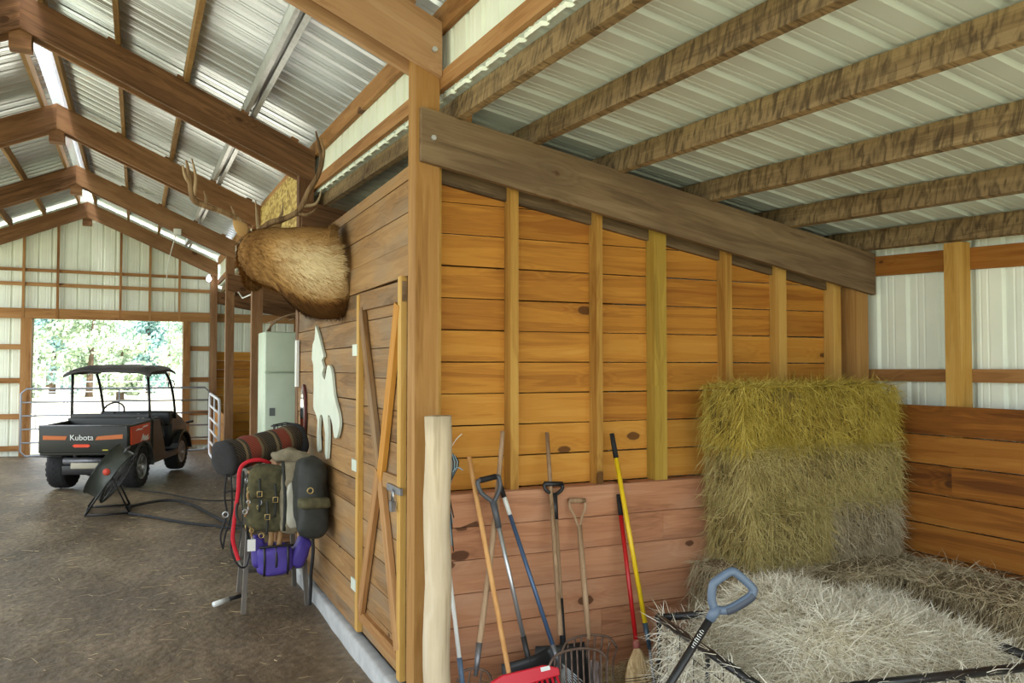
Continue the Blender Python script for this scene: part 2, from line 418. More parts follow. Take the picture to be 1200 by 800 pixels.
# ------------------------------------------------------------------ aisle roof
ca = empty('ceiling_aisle', (RIDGE, 9.0, 4.0), 'gabled metal roof over the aisle on brown purlins', 'ceiling', kind='structure')
GAP = 0.085
n_sh = 21; wy = (Y_BACK + 0.25 - Y_FRONT) / n_sh
def sheet_z(x, y): return raf_bot(x, y) + RD + PD + 0.012
for side in (-1, 1):
    for k in range(n_sh):
        y0 = Y_FRONT + k * wy
        sheet('roof_sheet', lambda a, b: (RIDGE + side * a, b, sheet_z(RIDGE + side * a, b)), GAP, XE - RIDGE + 0.28, y0, y0 + wy, (side * SL, 0, 1), M['sheet_aisle'], ca, mi=0.007)
t = NT('translucent_ridge'); t.b.inputs['Base Color'].default_value = (0.95, 0.97, 1, 1); t.b.inputs['Transmission Weight'].default_value = 1.0; t.b.inputs['Roughness'].default_value = 0.25; t.b.inputs['IOR'].default_value = 1.05
M['ridge'] = t.m
vs, fs = [], []
for y in (Y_FRONT, 4.4, 8.1, 11.6, 15.2, Y_BACK):
    z = sheet_z(RIDGE, y) + 0.03
    vs += [(RIDGE - 0.14, y, z - 0.06), (RIDGE, y, z), (RIDGE + 0.14, y, z - 0.06)]
for i in range(5): fs += [(3 * i, 3 * i + 1, 3 * i + 4, 3 * i + 3), (3 * i + 1, 3 * i + 2, 3 * i + 5, 3 * i + 4)]
tag(mesh('ridge_cap', vs, fs, M['ridge'], ca), 'clear skylight strip along the ridge')
PX = [-0.19, 0.38, 0.94]
xs = [RIDGE - 0.15, RIDGE + 0.15] + [RIDGE + s * (x - RIDGE) for x in PX for s in (-1, 1)]
seg_y = [Y_FRONT, 4.45, 8.1, 11.6, 15.2, 18.6]
for x in xs:
    for a, b in zip(seg_y, seg_y[1:]):
        if abs(x - 0.94) < .01: continue
        zc = lambda y: raf_bot(x, y) + RD + PD / 2
        board('purlin', (x, a, zc(a)), (x, b, zc(b)), PD, 0.04, M['purlin_c'], ca)
# metal channel purlin on the right slope
def channel(a, b, x):
    d = []
    for (ox, oz, w, h) in ((0, 0.055, 0.10, 0.012), (-0.046, 0.0, 0.008, 0.11), (0.046, 0.0, 0.008, 0.11), (-0.03, -0.045, 0.03, 0.01), (0.03, -0.045, 0.03, 0.01), (0, 0.03, 0.05, 0.02)):
        z0 = raf_bot(x, a) + RD + 0.075 + oz; z1 = raf_bot(x, b) + RD + 0.075 + oz
        v = []
        for y, z in ((a, z0), (b, z1)):
            for sx, sz in ((-1, -1), (1, -1), (1, 1), (-1, 1)): v.append((x + ox + sx * w / 2, y, z + sz * h / 2 - (ox + sx * w / 2) * SL))
        d.append((v, [(0, 1, 2, 3), (7, 6, 5, 4), (0, 4, 5, 1), (1, 5, 6, 2), (2, 6, 7, 3), (3, 7, 4, 0)]))
    return multi('metal_channel', d, M['galv'], ca)
for a, b in zip(seg_y, seg_y[1:]): channel(a + 0.03, b - 0.03, 0.94)

# ------------------------------------------------------------------ roof frames: posts + doubled rafters + lean-to beams
XPL, XPR = 1.405, 1.545
def plumb_board(name, x0, z0, x1, z1, depth, ya, yb, mat, parent):
    """board on edge in the XZ plane, plumb cut ends; z is the underside"""
    L = math.hypot(x1 - x0, z1 - z0)
    ax = V((x1 - x0, 0, z1 - z0)).normalized(); up = V((0, 1, 0)).cross(ax) * -1
    if up.z < 0: up = -up
    c = V(((x0 + x1) / 2, (ya + yb) / 2, (z0 + z1 + depth) / 2))
    Mx = Matrix(((ax.x, 0, up.x, 0), (0, 1, 0, 0), (ax.z, 0, up.z, 0), (0, 0, 0, 1))); Mx = Matrix.Translation(c) @ Mx
    if Mx.determinant() < 0:
        Mx = Matrix.Translation(c) @ Matrix(((ax.x, 0, up.x, 0), (0, -1, 0, 0), (ax.z, 0, up.z, 0), (0, 0, 0, 1)))
    inv = Mx.inverted()
    w = [(x0, ya, z0), (x1, ya, z1), (x1, yb, z1), (x0, yb, z0), (x0, ya, z0 + depth), (x1, ya, z1 + depth), (x1, yb, z1 + depth), (x0, yb, z0 + depth)]
    me = bpy.data.meshes.new(name); me.from_pydata([inv @ V(p) for p in w], [], BOXF); me.update(); me.materials.append(mat)
    return link(bpy.data.objects.new(name, me), parent, Mx)
words = ['by the open front', 'at the near end of the tack room', 'at the far end of the tack room', 'beside the refrigerator', 'behind the utility vehicle', 'at the far gable']
for k, y in enumerate(FR_Y):
    fr = empty('roof_frame', (RIDGE, y, floor_z(0, y)), 'brown timber post and rafter frame ' + words[k], 'frame', kind='structure')
    rb = lambda x: raf_bot(x, y)
    lp = 2 * RIDGE - XPR, 2 * RIDGE - XPL
    for (xa, xb) in ((XPL, XPR), lp):
        zt = rb((xa + xb) / 2) + (RD if k else RD)
        me_z0 = floor_z(0, y) - 0.1
        if k == 1 and xa > 0:
            me_z0 = -0.1
        board('post', ((xa + xb) / 2, y, me_z0), ((xa + xb) / 2, y, zt - 0.02), 0.14, xb - xa, M['post'] if k < 2 else M['rafter'], fr, up=(0, 1, 0))
    for dy in (-0.07 - 0.02, 0.07 + 0.02):
        for s in (-1, 1):
            xe = RIDGE + s * ((XPR if dy < 0 else XPL - 0.01 + 0.0) - RIDGE + (0.0 if dy < 0 else 0.13))
            plumb_board('rafter', RIDGE, rb(RIDGE), xe, rb(xe), RD, y + dy - 0.02, y + dy + 0.02, M['rafter'] if k != 1 else M['rafter_near'], fr)
        if k == 5: break
    box('ridge_block', RIDGE - 0.085, RIDGE + 0.085, y - 0.07, y + 0.07, rb(RIDGE) - 0.16, rb(RIDGE) + 0.03, M['rafter'], fr)
    # stub carrying the ridge purlins, blocks under the others
    for x in PX + [1.40]:
        if k in (0, 5): continue
        zt = rb(x) + RD
        board('purlin_cleat', (x - 0.09, y - 0.04, zt + 0.03), (x - 0.02, y - 0.04, zt + 0.0), 0.07, 0.13, M['rafter'], fr)
    # lean-to beams on both faces of the post
    zb = lambda x, dz=0: lean_bot(x, y if y < 9 else 9.0) - 0.30 + dz
    if k in (0,): continue
    if k == 5: continue
    dz = 0.0
    plumb_board('lean_to_beam', XPL + 0.02, zb(XPL + .02), XW - 0.02, zb(XW - .02), 0.30, y - 0.115, y - 0.073, M['beam'] if k == 1 else M['rafter'], fr)
    plumb_board('lean_to_beam', XPR + 0.02, zb(XPR + .02, -0.045), XW - 0.06, zb(XW - .06, -0.012), 0.30, y + 0.06, y + 0.094, M['beam'] if k == 1 else M['rafter'], fr)
    board('outer_post', (XW - 0.11, y, -0.1), (XW - 0.11, y, lean_bot(XW - .11, y)), 0.14, 0.12, M['post'], fr, up=(0, 1, 0))
    if k == 1:
        for (bx, bz) in ((1.49, lean_bot(1.49, y) - 0.16), (1.495, rb(1.495) + 0.12)):
            v, f = tube_data([(bx, y - 0.118, bz), (bx, y - 0.135, bz)], 0.016, 6); tag(mesh('bolt', v, f, M['galv'], fr), 'galvanised bolt head')
# near frame: extra stub above the post seen at the top of the picture
# ------------------------------------------------------------------ clerestory strip between aisle roof and lean-to roof
cw = empty('wall_clerestory', (1.6, 9, 3.5), 'strip of white ribbed siding between the two roofs', 'wall', kind='structure')
def cz0(y): return lean_bot(1.6, y) + PD - 0.01
def cz1(y): return raf_bot(1.57, y) + RD + PD - 0.02
ycuts = [Y_FRONT + i * 0.914 for i in range(22)]
for a, b in zip(ycuts, ycuts[1:]):
    b = min(b, Y_BACK); w = b - a
    if w < 0.1: continue
    pr = corr_profile(w, 0.229); vs, fs = [], []
    for tt, h in pr:
        y = a + tt; vs += [(1.592 + h, y, cz0(y)), (1.592 + h, y, cz1(y))]
    for i in range(len(pr) - 1): fs.append((2 * i, 2 * i + 2, 2 * i + 3, 2 * i + 1))
    mesh('siding_sheet', vs, fs, M['siding'], cw)
for a, b in zip(seg_y, seg_y[1:]):
    for f0, hh in ((lambda y: lean_bot(1.6, y) + 0.16, 0.10), (lambda y: raf_bot(1.57, y) + RD - 0.02, 0.14)):
        board('girt', (1.568, a, f0(a) + hh / 2 - .0), (1.568, b, f0(b) + hh / 2), hh, 0.04, M['girt'], cw)
# yellow flake board lining of the bay past the tack room
vs = []
for x in (1.50, 1.515):
    for y in (8.2, 11.5): vs += [(x, y, lean_bot(1.6, y) - 0.25), (x, y, cz1(y) - 0.12)]
mesh('flake_board', vs, [(0, 1, 3, 2), (4, 6, 7, 5), (1, 5, 7, 3), (0, 2, 6, 4), (0, 4, 5, 1), (2, 3, 7, 6)], M['osb'], cw)

# ------------------------------------------------------------------ lean-to roof
cb = empty('ceiling_bay', (3.2, 9, 3.2), 'sloping pale metal lean-to roof on stained purlins', 'ceiling', kind='structure')
for k in range(n_sh):
    y0 = Y_FRONT + k * wy
    sheet('roof_sheet', lambda a, b: (a, b, lean_bot(a, b) + PD + 0.012), 1.58, 5.25, y0, y0 + wy, (0.18, 0, 1), M['sheet_bay'], cb)
for x in (1.66, 2.14, 2.73, 3.42, 4.10, 4.77):
    for a, b in ((Y_FRONT, 4.62), (4.62, 8.1), (8.1, 11.6), (11.6, 15.2), (15.2, 18.7)):
        zc = lambda y: lean_bot(x, y) + PD / 2
        board('purlin', (x, a, zc(a)), (x, b, zc(b)), PD, 0.045, M['purlin'], cb, up=(0.18, 0, 1))
# short cleats under purlins on the near beam
board('cleat', (1.72, 4.40, lean_bot(1.72, 4.4) + 0.03), (1.72, 4.44, lean_bot(1.72, 4.4) + 0.03), 0.09, 0.06, M['girt'], cb)

# ------------------------------------------------------------------ bay wall (behind the tools)
wb = empty('wall_back', (3.2, 4.5, 0), 'plank wall with bare studs at the back of the hay bay', 'wall', kind='structure')
YB0 = 4.545                                            # face of the upper planks
P = 0.188
zj = [1.24 + P * i for i in range(12)]
splits = {1: 3.08, 2: 2.62, 3: 3.08, 5: 2.04, 6: 3.08, 8: 2.62, 4: 3.63}
for i in range(10):
    z0 = zj[i] + 0.003; z1 = zj[i + 1] - 0.004
    cuts = [1.50] + ([splits[i]] if i in splits else []) + [XW - 0.06]
    for a, b in zip(cuts, cuts[1:]):
        b = min(b, 1.55 + (3.386 - z1) / 0.18 - 0.03)      # the top boards stop behind the sloping beam
        if b - a < .1: continue
        dd = random.uniform(-0.003, 0.003); tilt = random.uniform(-0.003, 0.003)
        board('plank', (a + 0.001, YB0 + 0.011 + dd, (z0 + z1) / 2 + tilt), (b - 0.001, YB0 + 0.011 + dd, (z0 + z1) / 2 - tilt), z1 - z0, 0.022, M['plank'], wb)
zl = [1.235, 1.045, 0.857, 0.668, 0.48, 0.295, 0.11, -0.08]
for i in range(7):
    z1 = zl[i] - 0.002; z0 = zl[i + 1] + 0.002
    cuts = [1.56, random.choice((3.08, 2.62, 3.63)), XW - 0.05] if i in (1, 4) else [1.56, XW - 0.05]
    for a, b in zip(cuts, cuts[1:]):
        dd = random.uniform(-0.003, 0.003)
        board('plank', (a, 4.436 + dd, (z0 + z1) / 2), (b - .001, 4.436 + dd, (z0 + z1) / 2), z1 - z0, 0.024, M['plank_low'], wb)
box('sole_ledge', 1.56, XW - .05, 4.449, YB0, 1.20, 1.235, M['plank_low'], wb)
for x, w, m in ((1.565, 0.036, 'stud'), (2.045, 0.052, 'stud'), (2.63, 0.044, 'stud'), (3.085, 0.095, 'stud_green'), (3.64, 0.055, 'stud'), (4.11, 0.07, 'stud'), (4.62, 0.075, 'stud'), (4.80, 0.075, 'stud')):
    zt = 3.386 - 0.18 * (x - 1.55) - 0.19
    if x < 1.6: zt = 3.13
    y1 = YB0 - 0.002
    board('stud', (x, (4.45 + y1) / 2, 1.236), (x, (4.45 + y1) / 2, zt), y1 - 4.45, w, M[m], wb, up=(0, 1, 0))
# ------------------------------------------------------------------ outer wall on the right
wr = empty('wall_right', (XW, 2, 0), 'outer wall of white ribbed siding over orange planks', 'wall', kind='structure')
k = 0; y = Y_FRONT
while y < 4.4:
    b = min(y + 0.914, 4.62)
    sheet('siding_sheet', lambda a, bb: (XW + 0.03, bb, a * (lean_bot(XW + .03, bb) + PD)), 0.0, 1.0, y, b, (1, 0, 0), M['siding'], wr); y = b
y = 4.62
while y < 18.6:
    b = min(y + 2.742, 18.7)
    sheet('siding_sheet', lambda a, bb: (XW + 0.03, bb, a * (lean_bot(XW + .03, bb) + PD)), 0.0, 1.0, y, b, (1, 0, 0), M['siding'], wr); y = b
for a, b, z, h in ((Y_FRONT, 4.42, lambda y: 2.70 + 0.045 * (y - 4.45), 0.14), (Y_FRONT, 4.42, lambda y: 1.905, 0.085)):
    board('girt', (XW - 0.0, a, z(a)), (XW - 0.0, b, z(b)), h, 0.04, M['plank_right'] if h > .1 else M['girt'], wr)
for y in (3.64, 1.9, 0.3):
    board('stud', (XW - 0.075, y, -0.05), (XW - 0.075, y, 2.80 + 0.045 * (y - 4.45)), 0.11, 0.105, M['stud'], wr, up=(0, 1, 0))
# board wall stands inside the siding studs' lower part
zr = [1.712, 1.517, 1.325, 1.13, 0.932, 0.735, 0.545, 0.355, 0.165, -0.03]
for i in range(9):
    z1 = zr[i] - 0.004; z0 = zr[i + 1] + 0.004
    for a, b in (((Y_FRONT, 1.9), (1.902, 4.42)) if i % 2 else ((Y_FRONT, 3.64 if i in (2,) else 0.3), (3.642 if i in (2,) else 0.302, 4.42))):
        dd = random.uniform(-0.004, 0.004)
        board('plank', (XW - 0.145 + dd, a, (z0 + z1) / 2 + random.uniform(-.003, .003)), (XW - 0.145 + dd, b, (z0 + z1) / 2), z1 - z0, 0.024, M['plank_right'], wr)
# ------------------------------------------------------------------ aisle wall of the tack room, with its door
wa = empty('wall_aisle', (1.42, 6.3, 0), 'aged plank wall of the tack room facing the aisle', 'wall', kind='structure')
XA = 1.425
DY0, DY1, DZ0, DZ1 = 4.60, 5.66, 0.16, 2.47
za = [0.055 + 0.1865 * i for i in range(18)]
for i in range(17):
    z0 = max(za[i] + 0.003, .13); z1 = min(za[i + 1] - 0.003, 3.118)
    spans = [(DY1 + 0.015, 8.04)] if z0 < DZ1 - 0.05 else [(4.525, 8.04)]
    if i in (4, 9): spans = [(DY1 + 0.015, 7.3), (7.302, 8.04)]
    for a, b in spans:
        dd = random.uniform(-0.004, 0.004); tl = random.uniform(-.004, .004)
        board('plank', (XA + dd, a, (z0 + z1) / 2 + tl), (XA + dd, b, (z0 + z1) / 2 - tl), z1 - z0, 0.026, M['plank_aisle'], wa)
M['concrete'] = plain('dusty_concrete', srgb(176, 176, 174), 0.85, var=0.15, fr=9)
box('footing', 1.37, 1.47, 4.52, 8.05, -0.06, 0.11, M['concrete'], wa, bev=0.02)
board('stud', (1.49, 5.72, 0.13), (1.49, 5.72, 3.1), 0.09, 0.04, M['stud'], wa, up=(0, 1, 0))
d1 = empty('door_1', (XA, DY0, DZ0), 'narrow plank tack room door with crossed braces and latch', 'door', kind='structure')
for i in range(12):
    z0 = DZ0 + 0.1925 * i; z1 = min(z0 + 0.187, DZ1)
    board('plank', (XA + 0.01, DY0 + 0.006, (z0 + z1) / 2), (XA + 0.01, DY1, (z0 + z1) / 2), z1 - z0, 0.02, M['plank_aisle'], d1)
XF = XA - 0.014
board('top_rail', (XF, DY0, DZ1 - 0.07), (XF, DY1, DZ1 - 0.06), 0.12, 0.03, M['plank_aisle'], d1)
board('stile', (XF - 0.004, DY1 - 0.035, DZ0), (XF - 0.004, DY1 - 0.035, DZ1 - 0.01), 0.07, 0.035, M['stud'], d1, up=(0, 1, 0))
board('stile', (XF - 0.002, DY0 + 0.04, DZ0), (XF - 0.002, DY0 + 0.04, DZ1 + 0.02), 0.07, 0.034, M['stud'], d1, up=(0, 1, 0))
board('bottom_rail', (XF, DY0 + .04, DZ0 + 0.12), (XF, DY1 - .06, DZ0 + 0.12), 0.07, 0.03, M['girt'], d1)
board('middle_rail', (XF, DY0 + .04, 1.27), (XF, DY0 + .50, 1.27), 0.09, 0.03, M['plank_aisle'], d1)
board('brace', (XF - .006, DY1 - 0.09, DZ1 - 0.12), (XF - .006, DY0 + 0.50, 1.32), 0.10, 0.03, M['plank_aisle'], d1, up=(0, 1, 0))
board('brace', (XF - .008, DY0 + 0.09, DZ1 - 0.14), (XF - .008, DY0 + 0.46, 1.26), 0.10, 0.03, M['plank'], d1, up=(0, 1, 0))
board('brace', (XF - .008, DY0 + 0.50, 1.30), (XF - .008, DY1 - 0.12, DZ0 + 0.16), 0.10, 0.03, M['girt'], d1, up=(0, 1, 0))
board('brace', (XF - .006, DY0 + 0.46, 1.26), (XF - .006, DY0 + 0.07, DZ0 + 0.16), 0.10, 0.03, M['girt'], d1, up=(0, 1, 0))
lt = box('latch', XF - 0.034, XF - 0.018, DY0 - 0.04, DY0 + 0.24, 1.225, 1.265, M['steel_dull'], d1)
box('padlock', XF - 0.055, XF - 0.03, DY0 + 0.06, DY0 + 0.11, 1.12, 1.18, M['steel_dull'], lt)
tube('shackle', [(XF - 0.042, DY0 + 0.068, 1.18), (XF - 0.042, DY0 + 0.068, 1.225), (XF - 0.042, DY0 + 0.085, 1.245), (XF - 0.042, DY0 + 0.102, 1.225), (XF - 0.042, DY0 + 0.102, 1.18)], 0.005, M['steel'], lt, 6)
for z in (2.08, 1.28, 0.46): box('hinge', XF - 0.026, XF - 0.016, DY1 - 0.03, DY1 + 0.10, z - 0.04, z + 0.04, M['white_aged'], d1)
# tack room end wall past the fridge side
we = empty('wall_tack_room_end', (3.1, 8.1, 0), 'plank end wall closing off the tack room', 'wall', kind='structure')
for i in range(16):
    z0 = za[i] + 0.003; z1 = za[i + 1] - 0.003
    board('plank', (1.44, 8.2, (z0 + z1) / 2), (XW - .05, 8.2, (z0 + z1) / 2), z1 - z0, 0.024, M['plank_aisle'], we)

# ------------------------------------------------------------------ far gable wall
wf = empty('wall_far', (RIDGE, 18.7, 0.2), 'far gable wall of white siding with timber framing and open doorway', 'wall', kind='structure')
YG = 18.72
DX0, DX1, DH = -1.88, 0.885, 2.94
def gable_top(x):
    if x > 1.55: return lean_bot(x, YG) + 0.1
    if x < 2 * RIDGE - 1.55: return lean_bot(2 * RIDGE - x, YG) + .1
    return raf_bot(x, YG) + RD + 0.1
x = 2 * RIDGE - 4.9
while x < XW - .01:
    b = min(x + 0.914, XW); pr = corr_profile(b - x)
    vs, fs = [], []
    for tt, h in pr:
        q = x + tt; z0 = DH if DX0 < q < DX1 else 0.15
        vs += [(q, YG + h, z0), (q, YG + h, gable_top(q))]
    for i in range(len(pr) - 1): fs.append((2 * i, 2 * i + 2, 2 * i + 3, 2 * i + 1))
    mesh('siding_sheet', vs, fs, M['siding'], wf); x = b
yg = YG - 0.045
board('header', (-3.3, yg - .03, 3.04), (XPL, yg - .03, 3.04), 0.20, 0.05, M['girt'], wf)
for z, h in ((3.60, 0.07), (3.88, 0.06)): board('girt', (-3.3, yg, z + .03), (XPL + .05, yg, z), h, 0.04, M['girt'], wf)
for x in (-2.04, -1.45, -0.32, 0.23, 0.80):
    board('stud', (x, yg - .04, 2.95), (x, yg - .04, raf_bot(x, 18.5) + .05), 0.05, 0.045, M['girt'], wf, up=(0, 1, 0))
for x, w in ((DX0 - 0.10, 0.18), (DX1 + 0.07, 0.14)): board('door_post', (x, yg - .03, 0.15), (x, yg - .03, 2.95), 0.10, w, M['girt'], wf, up=(0, 1, 0))
for z in (0.40, 1.02, 1.72, 2.38):
    board('girt', (-3.3, yg, z), (DX0 - 0.18, yg, z), 0.10, 0.04, M['girt'], wf)
    board('girt', (DX1 + 0.13, yg, z), (XPL, yg, z), 0.10, 0.04, M['girt'], wf)
board('plate', (XPR, yg, 3.04), (XW - .1, yg, 3.04), 0.18, 0.05, M['girt'], wf)
for i in range(11):
    z0 = 0.25 + 0.188 * i
    board('plank', (XPR, yg - .02, z0 + .09), (XW - .1, yg - .02, z0 + .09), 0.182, 0.024, M['plank'], wf)
for x in (2.3, 3.2, 4.1): board('stud', (x, yg - .01, 2.3), (x, yg - .01, gable_top(x) - .1), 0.05, 0.045, M['girt'], wf, up=(0, 1, 0))
# sloping rafter on the lean-to end
plumb_board('rafter', XPR, lean_bot(XPR, YG) - 0.26, XW, lean_bot(XW, YG) - 0.26, 0.26, 18.5, 18.54, M['rafter'], wf)
# stall front between the posts down the aisle (orange planks, low)
ws = empty('wall_stall', (1.47, 13.4, 0.1), 'low orange plank stall front between aisle posts', 'wall', kind='structure')
for i in range(5):
    z0 = 0.05 + 0.188 * i
    board('plank', (1.50, 15.3, z0 + .2), (1.50, 18.45, z0 + .24), 0.182, 0.024, M['plank'], ws)
# ------------------------------------------------------------------ hay
def hay_mat(name, c0, c1, c2):
    t = NT(name); t.b.inputs['Roughness'].default_value = 0.75; t.b.inputs['Specular IOR Level'].default_value = 0.2
    ge = t.n('ShaderNodeNewGeometry'); tc = t.n('ShaderNodeTexCoord')
    nz = t.n('ShaderNodeTexNoise'); nz.inputs['Scale'].default_value = 3.5; nz.inputs['Detail'].default_value = 3; t.l(tc.outputs['Object'], nz.inputs['Vector'])
    f = t.math('ADD', t.math('MULTIPLY', ge.outputs['Random Per Island'], 0.65), t.math('MULTIPLY', nz.outputs[0], 0.45))
    t.l(t.ramp(f, [(0.1, c0), (0.5, c1), (0.95, c2)]), t.b.inputs['Base Color']); return t.m
def hay_core(name, c0, c1):
    t = NT(name); t.b.inputs['Roughness'].default_value = 0.9
    tc = t.n('ShaderNodeTexCoord'); mp = t.n('ShaderNodeVectorMath', operation='MULTIPLY'); mp.inputs[1].default_value = (60, 60, 14); t.l(tc.outputs['Object'], mp.inputs[0])
    nz = t.n('ShaderNodeTexNoise'); nz.inputs['Scale'].default_value = 1; nz.inputs['Detail'].default_value = 5; t.l(mp.outputs[0], nz.inputs['Vector'])
    t.l(t.ramp(nz.outputs[0], [(0.3, c0), (0.7, c1)]), t.b.inputs['Base Color']); t.bump(nz.outputs[0], 0.8, 0.02); return t.m
M['hay_gold'] = hay_mat('hay_gold', srgb(116, 96, 28), srgb(186, 162, 66), srgb(220, 202, 110))
M['hay_gold_core'] = hay_core('hay_gold_core', srgb(70, 56, 16), srgb(150, 126, 46))
M['hay_olive'] = hay_mat('hay_olive', srgb(114, 98, 52), srgb(178, 160, 98), srgb(214, 200, 142))
M['hay_olive_core'] = hay_core('hay_olive_core', srgb(64, 54, 28), srgb(140, 122, 70))
M['hay_brown'] = hay_mat('hay_brown', srgb(112, 98, 72), srgb(174, 158, 124), srgb(210, 198, 168))
M['hay_brown_core'] = hay_core('hay_brown_core', srgb(60, 50, 34), srgb(136, 118, 86))
M['hay_pale'] = hay_mat('hay_pale', srgb(166, 156, 130), srgb(216, 209, 188), srgb(242, 239, 226))
M['hay_pale_core'] = hay_core('hay_pale_core', srgb(122, 112, 86), srgb(196, 186, 158))
def strands(name, gen, n, mat, parent, seed=1, center=True, org=V((0, 0, 0))):
    """n bent blades; gen(rng) -> (root, direction, length, width, droop)"""
    rng = random.Random(seed); vs, fs = [], []
    for _ in range(n):
        g_ = gen(rng)
        if g_ is None: continue
        p, d, L, w, dr = g_
        d = d.normalized(); s = d.cross(V((rng.uniform(-1, 1), rng.uniform(-1, 1), rng.uniform(-1, 1))))
        if s.length < 1e-3: continue
        s = s.normalized() * w * 0.5
        m = p + d * L * 0.55 + V((0, 0, -dr * L * 0.25)); e = p + d * L * 0.98 + V((rng.uniform(-.1, .1) * L, rng.uniform(-.1, .1) * L, -dr * L * 0.8))
        ew = e + org
        if ew.z < -.01 or (ew.x > 1.45 and ew.y > 4.418 and ew.y < 4.7) or ew.x > 4.738: continue
        o = len(vs); vs += [p - s, p + s, m + s * .8, m - s * .8, e]
        fs += [(o, o + 1, o + 2, o + 3), (o + 3, o + 2, o + 4)]
    o = mesh(name, vs, fs, mat, parent, center=center); o['kind'] = 'stuff'; return o
def hay_bale(x0, x1, y0, y1, z0, z1, kind, label, n=4200, seed=1, group='hay bales stacked in the corner', yaw=0.0, faces=('f', 't', 'l', 'r')):
    c = V(((x0 + x1) / 2, (y0 + y1) / 2, z0)); sx, sy, sz = (x1 - x0), (y1 - y0), (z1 - z0)
    r = empty('hay_bale', c, label, 'hay bale', group, rz=yaw); R = Matrix.Translation(c) @ Matrix.Rotation(yaw, 4, 'Z')
    # body
    bm = bmesh.new(); bmesh.ops.create_cube(bm, size=1); bmesh.ops.subdivide_edges(bm, edges=bm.edges[:], cuts=9, use_grid_fill=True)
    for v in bm.verts:
        p = v.co.copy()
        q = V((p.x * 2, p.y * 2, p.z * 2)); l8 = (abs(q.x) ** 4.6 + abs(q.y) ** 4.6 + abs(q.z) ** 4.6) ** (1 / 4.6)
        if l8 > 0: q = q / max(l8, .001) * max(abs(q.x), abs(q.y), abs(q.z))
        w = V((q.x * sx / 2, q.y * sy / 2, (q.z + 1) * sz / 2))
        nn = noise.noise(w * 5 + V((seed * 3.7, seed, 0))) * 0.032 + noise.noise(w * 14 + V((seed, 0, 0))) * 0.010
        v.co = w + q.normalized() * nn
    bmobj('bale_body', bm, M['hay_' + kind + '_core'], r, True, R)
    def gen(g):
        f = g.choices(faces, weights=[{'f': sx * sz * 1.6, 't': sx * sy, 'l': sy * sz, 'r': sy * sz, 'b': sx * sz * .4}[q] for q in faces])[0]
        a, b = g.random(), g.random()
        if f == 'f': p = V((sx * (a - .5), -sy / 2 + .012, sz * b)); d = V((g.gauss(0, .55), -.32 + g.gauss(0, .3), -.85 + g.gauss(0, .6)))
        elif f == 'b': p = V((sx * (a - .5), sy / 2, sz * b)); d = V((g.gauss(0, .4), .3, -1))
        elif f == 't': p = V((sx * (a - .5), sy * (b - .5), sz - .012)); d = V((g.gauss(0, 1), g.gauss(-.3, .8), .25 + g.gauss(0, .2)))
        elif f == 'l': p = V((-sx / 2 + .012, sy * (a - .5), sz * b)); d = V((-.35 + g.gauss(0, .22), g.gauss(0, .4), -1 + g.gauss(0, .5)))
        else: p = V((sx / 2 - .012, sy * (a - .5), sz * b)); d = V((.35 + g.gauss(0, .22), g.gauss(0, .4), -1 + g.gauss(0, .5)))
        return p, d, g.uniform(.05, .16), g.uniform(.0016, .0036), g.uniform(0, .5) if f == 't' else g.uniform(-.15, .3)
    o = strands('hay_strands', gen, n, M['hay_' + kind], None, seed, center=False, org=c)
    o.location = c; o.rotation_euler = (0, 0, yaw); ROOTM[o.name] = R; o.parent = r; o.matrix_parent_inverse = R.inverted()
    # twine
    for k in (-.27, .27):
        w = sx * k
        tube('twine', [R @ V(p) for p in ((w, -sy / 2 - .006, .02), (w, -sy / 2 - .012, sz * .5), (w, -sy / 2 - .004, sz - .01), (w, 0, sz + .012), (w, sy / 2, sz - .01), (w, sy / 2 + .008, .02))], 0.003, M['hay_' + kind], r, 5)
    return r
H = 0.375
hay_bale(3.34, 4.64, 3.96, 4.37, 1.47, 1.85, 'gold', 'golden green hay bale on top of the tall stack', 15000, 3)
hay_bale(3.36, 4.66, 3.95, 4.37, 1.10, 1.46, 'olive', 'olive hay bale directly under the golden top bale', 14000, 4)
hay_bale(3.38, 4.00, 3.93, 4.37, 0.74, 1.09, 'olive', 'shaggy olive half bale third from top, beside the tool wall', 8500, 5)
hay_bale(4.02, 4.64, 3.95, 4.37, 0.74, 1.09, 'brown', 'greyish half bale third from top, beside the outer plank wall', 8500, 6)
hay_bale(3.24, 3.76, 3.82, 4.37, 0.375, 0.73, 'brown', 'brown bale end under the tall stack, beside the tool wall', 9000, 7)
hay_bale(3.79, 4.67, 3.60, 4.37, 0.375, 0.73, 'brown', 'broad greyish bale under the tall stack by the outer wall', 11000, 8)
hay_bale(4.10, 4.68, 2.66, 3.57, 0.37, 0.73, 'brown', 'greyish bale beside the cart, lying along the orange planks', 9000, 9)
hay_bale(4.10, 4.68, 1.72, 2.63, 0.37, 0.72, 'brown', 'greyish bale along the outer wall by the open bay front', 4000, 10)
for i, (x0, x1, y0, y1) in enumerate(((3.24, 3.76, 3.82, 4.37), (3.80, 4.67, 3.62, 4.37), (4.12, 4.68, 2.66, 3.57), (4.12, 4.68, 1.72, 2.63))):
    hay_bale(x0, x1, y0, y1, 0.0, 0.365, 'brown', ['bottom layer bale beneath the brown bale end', 'bottom layer bale in the corner of the plank walls', 'bottom layer bale between the cart and the outer wall', 'bottom layer bale by the open bay front'][i], 1500, 20 + i)

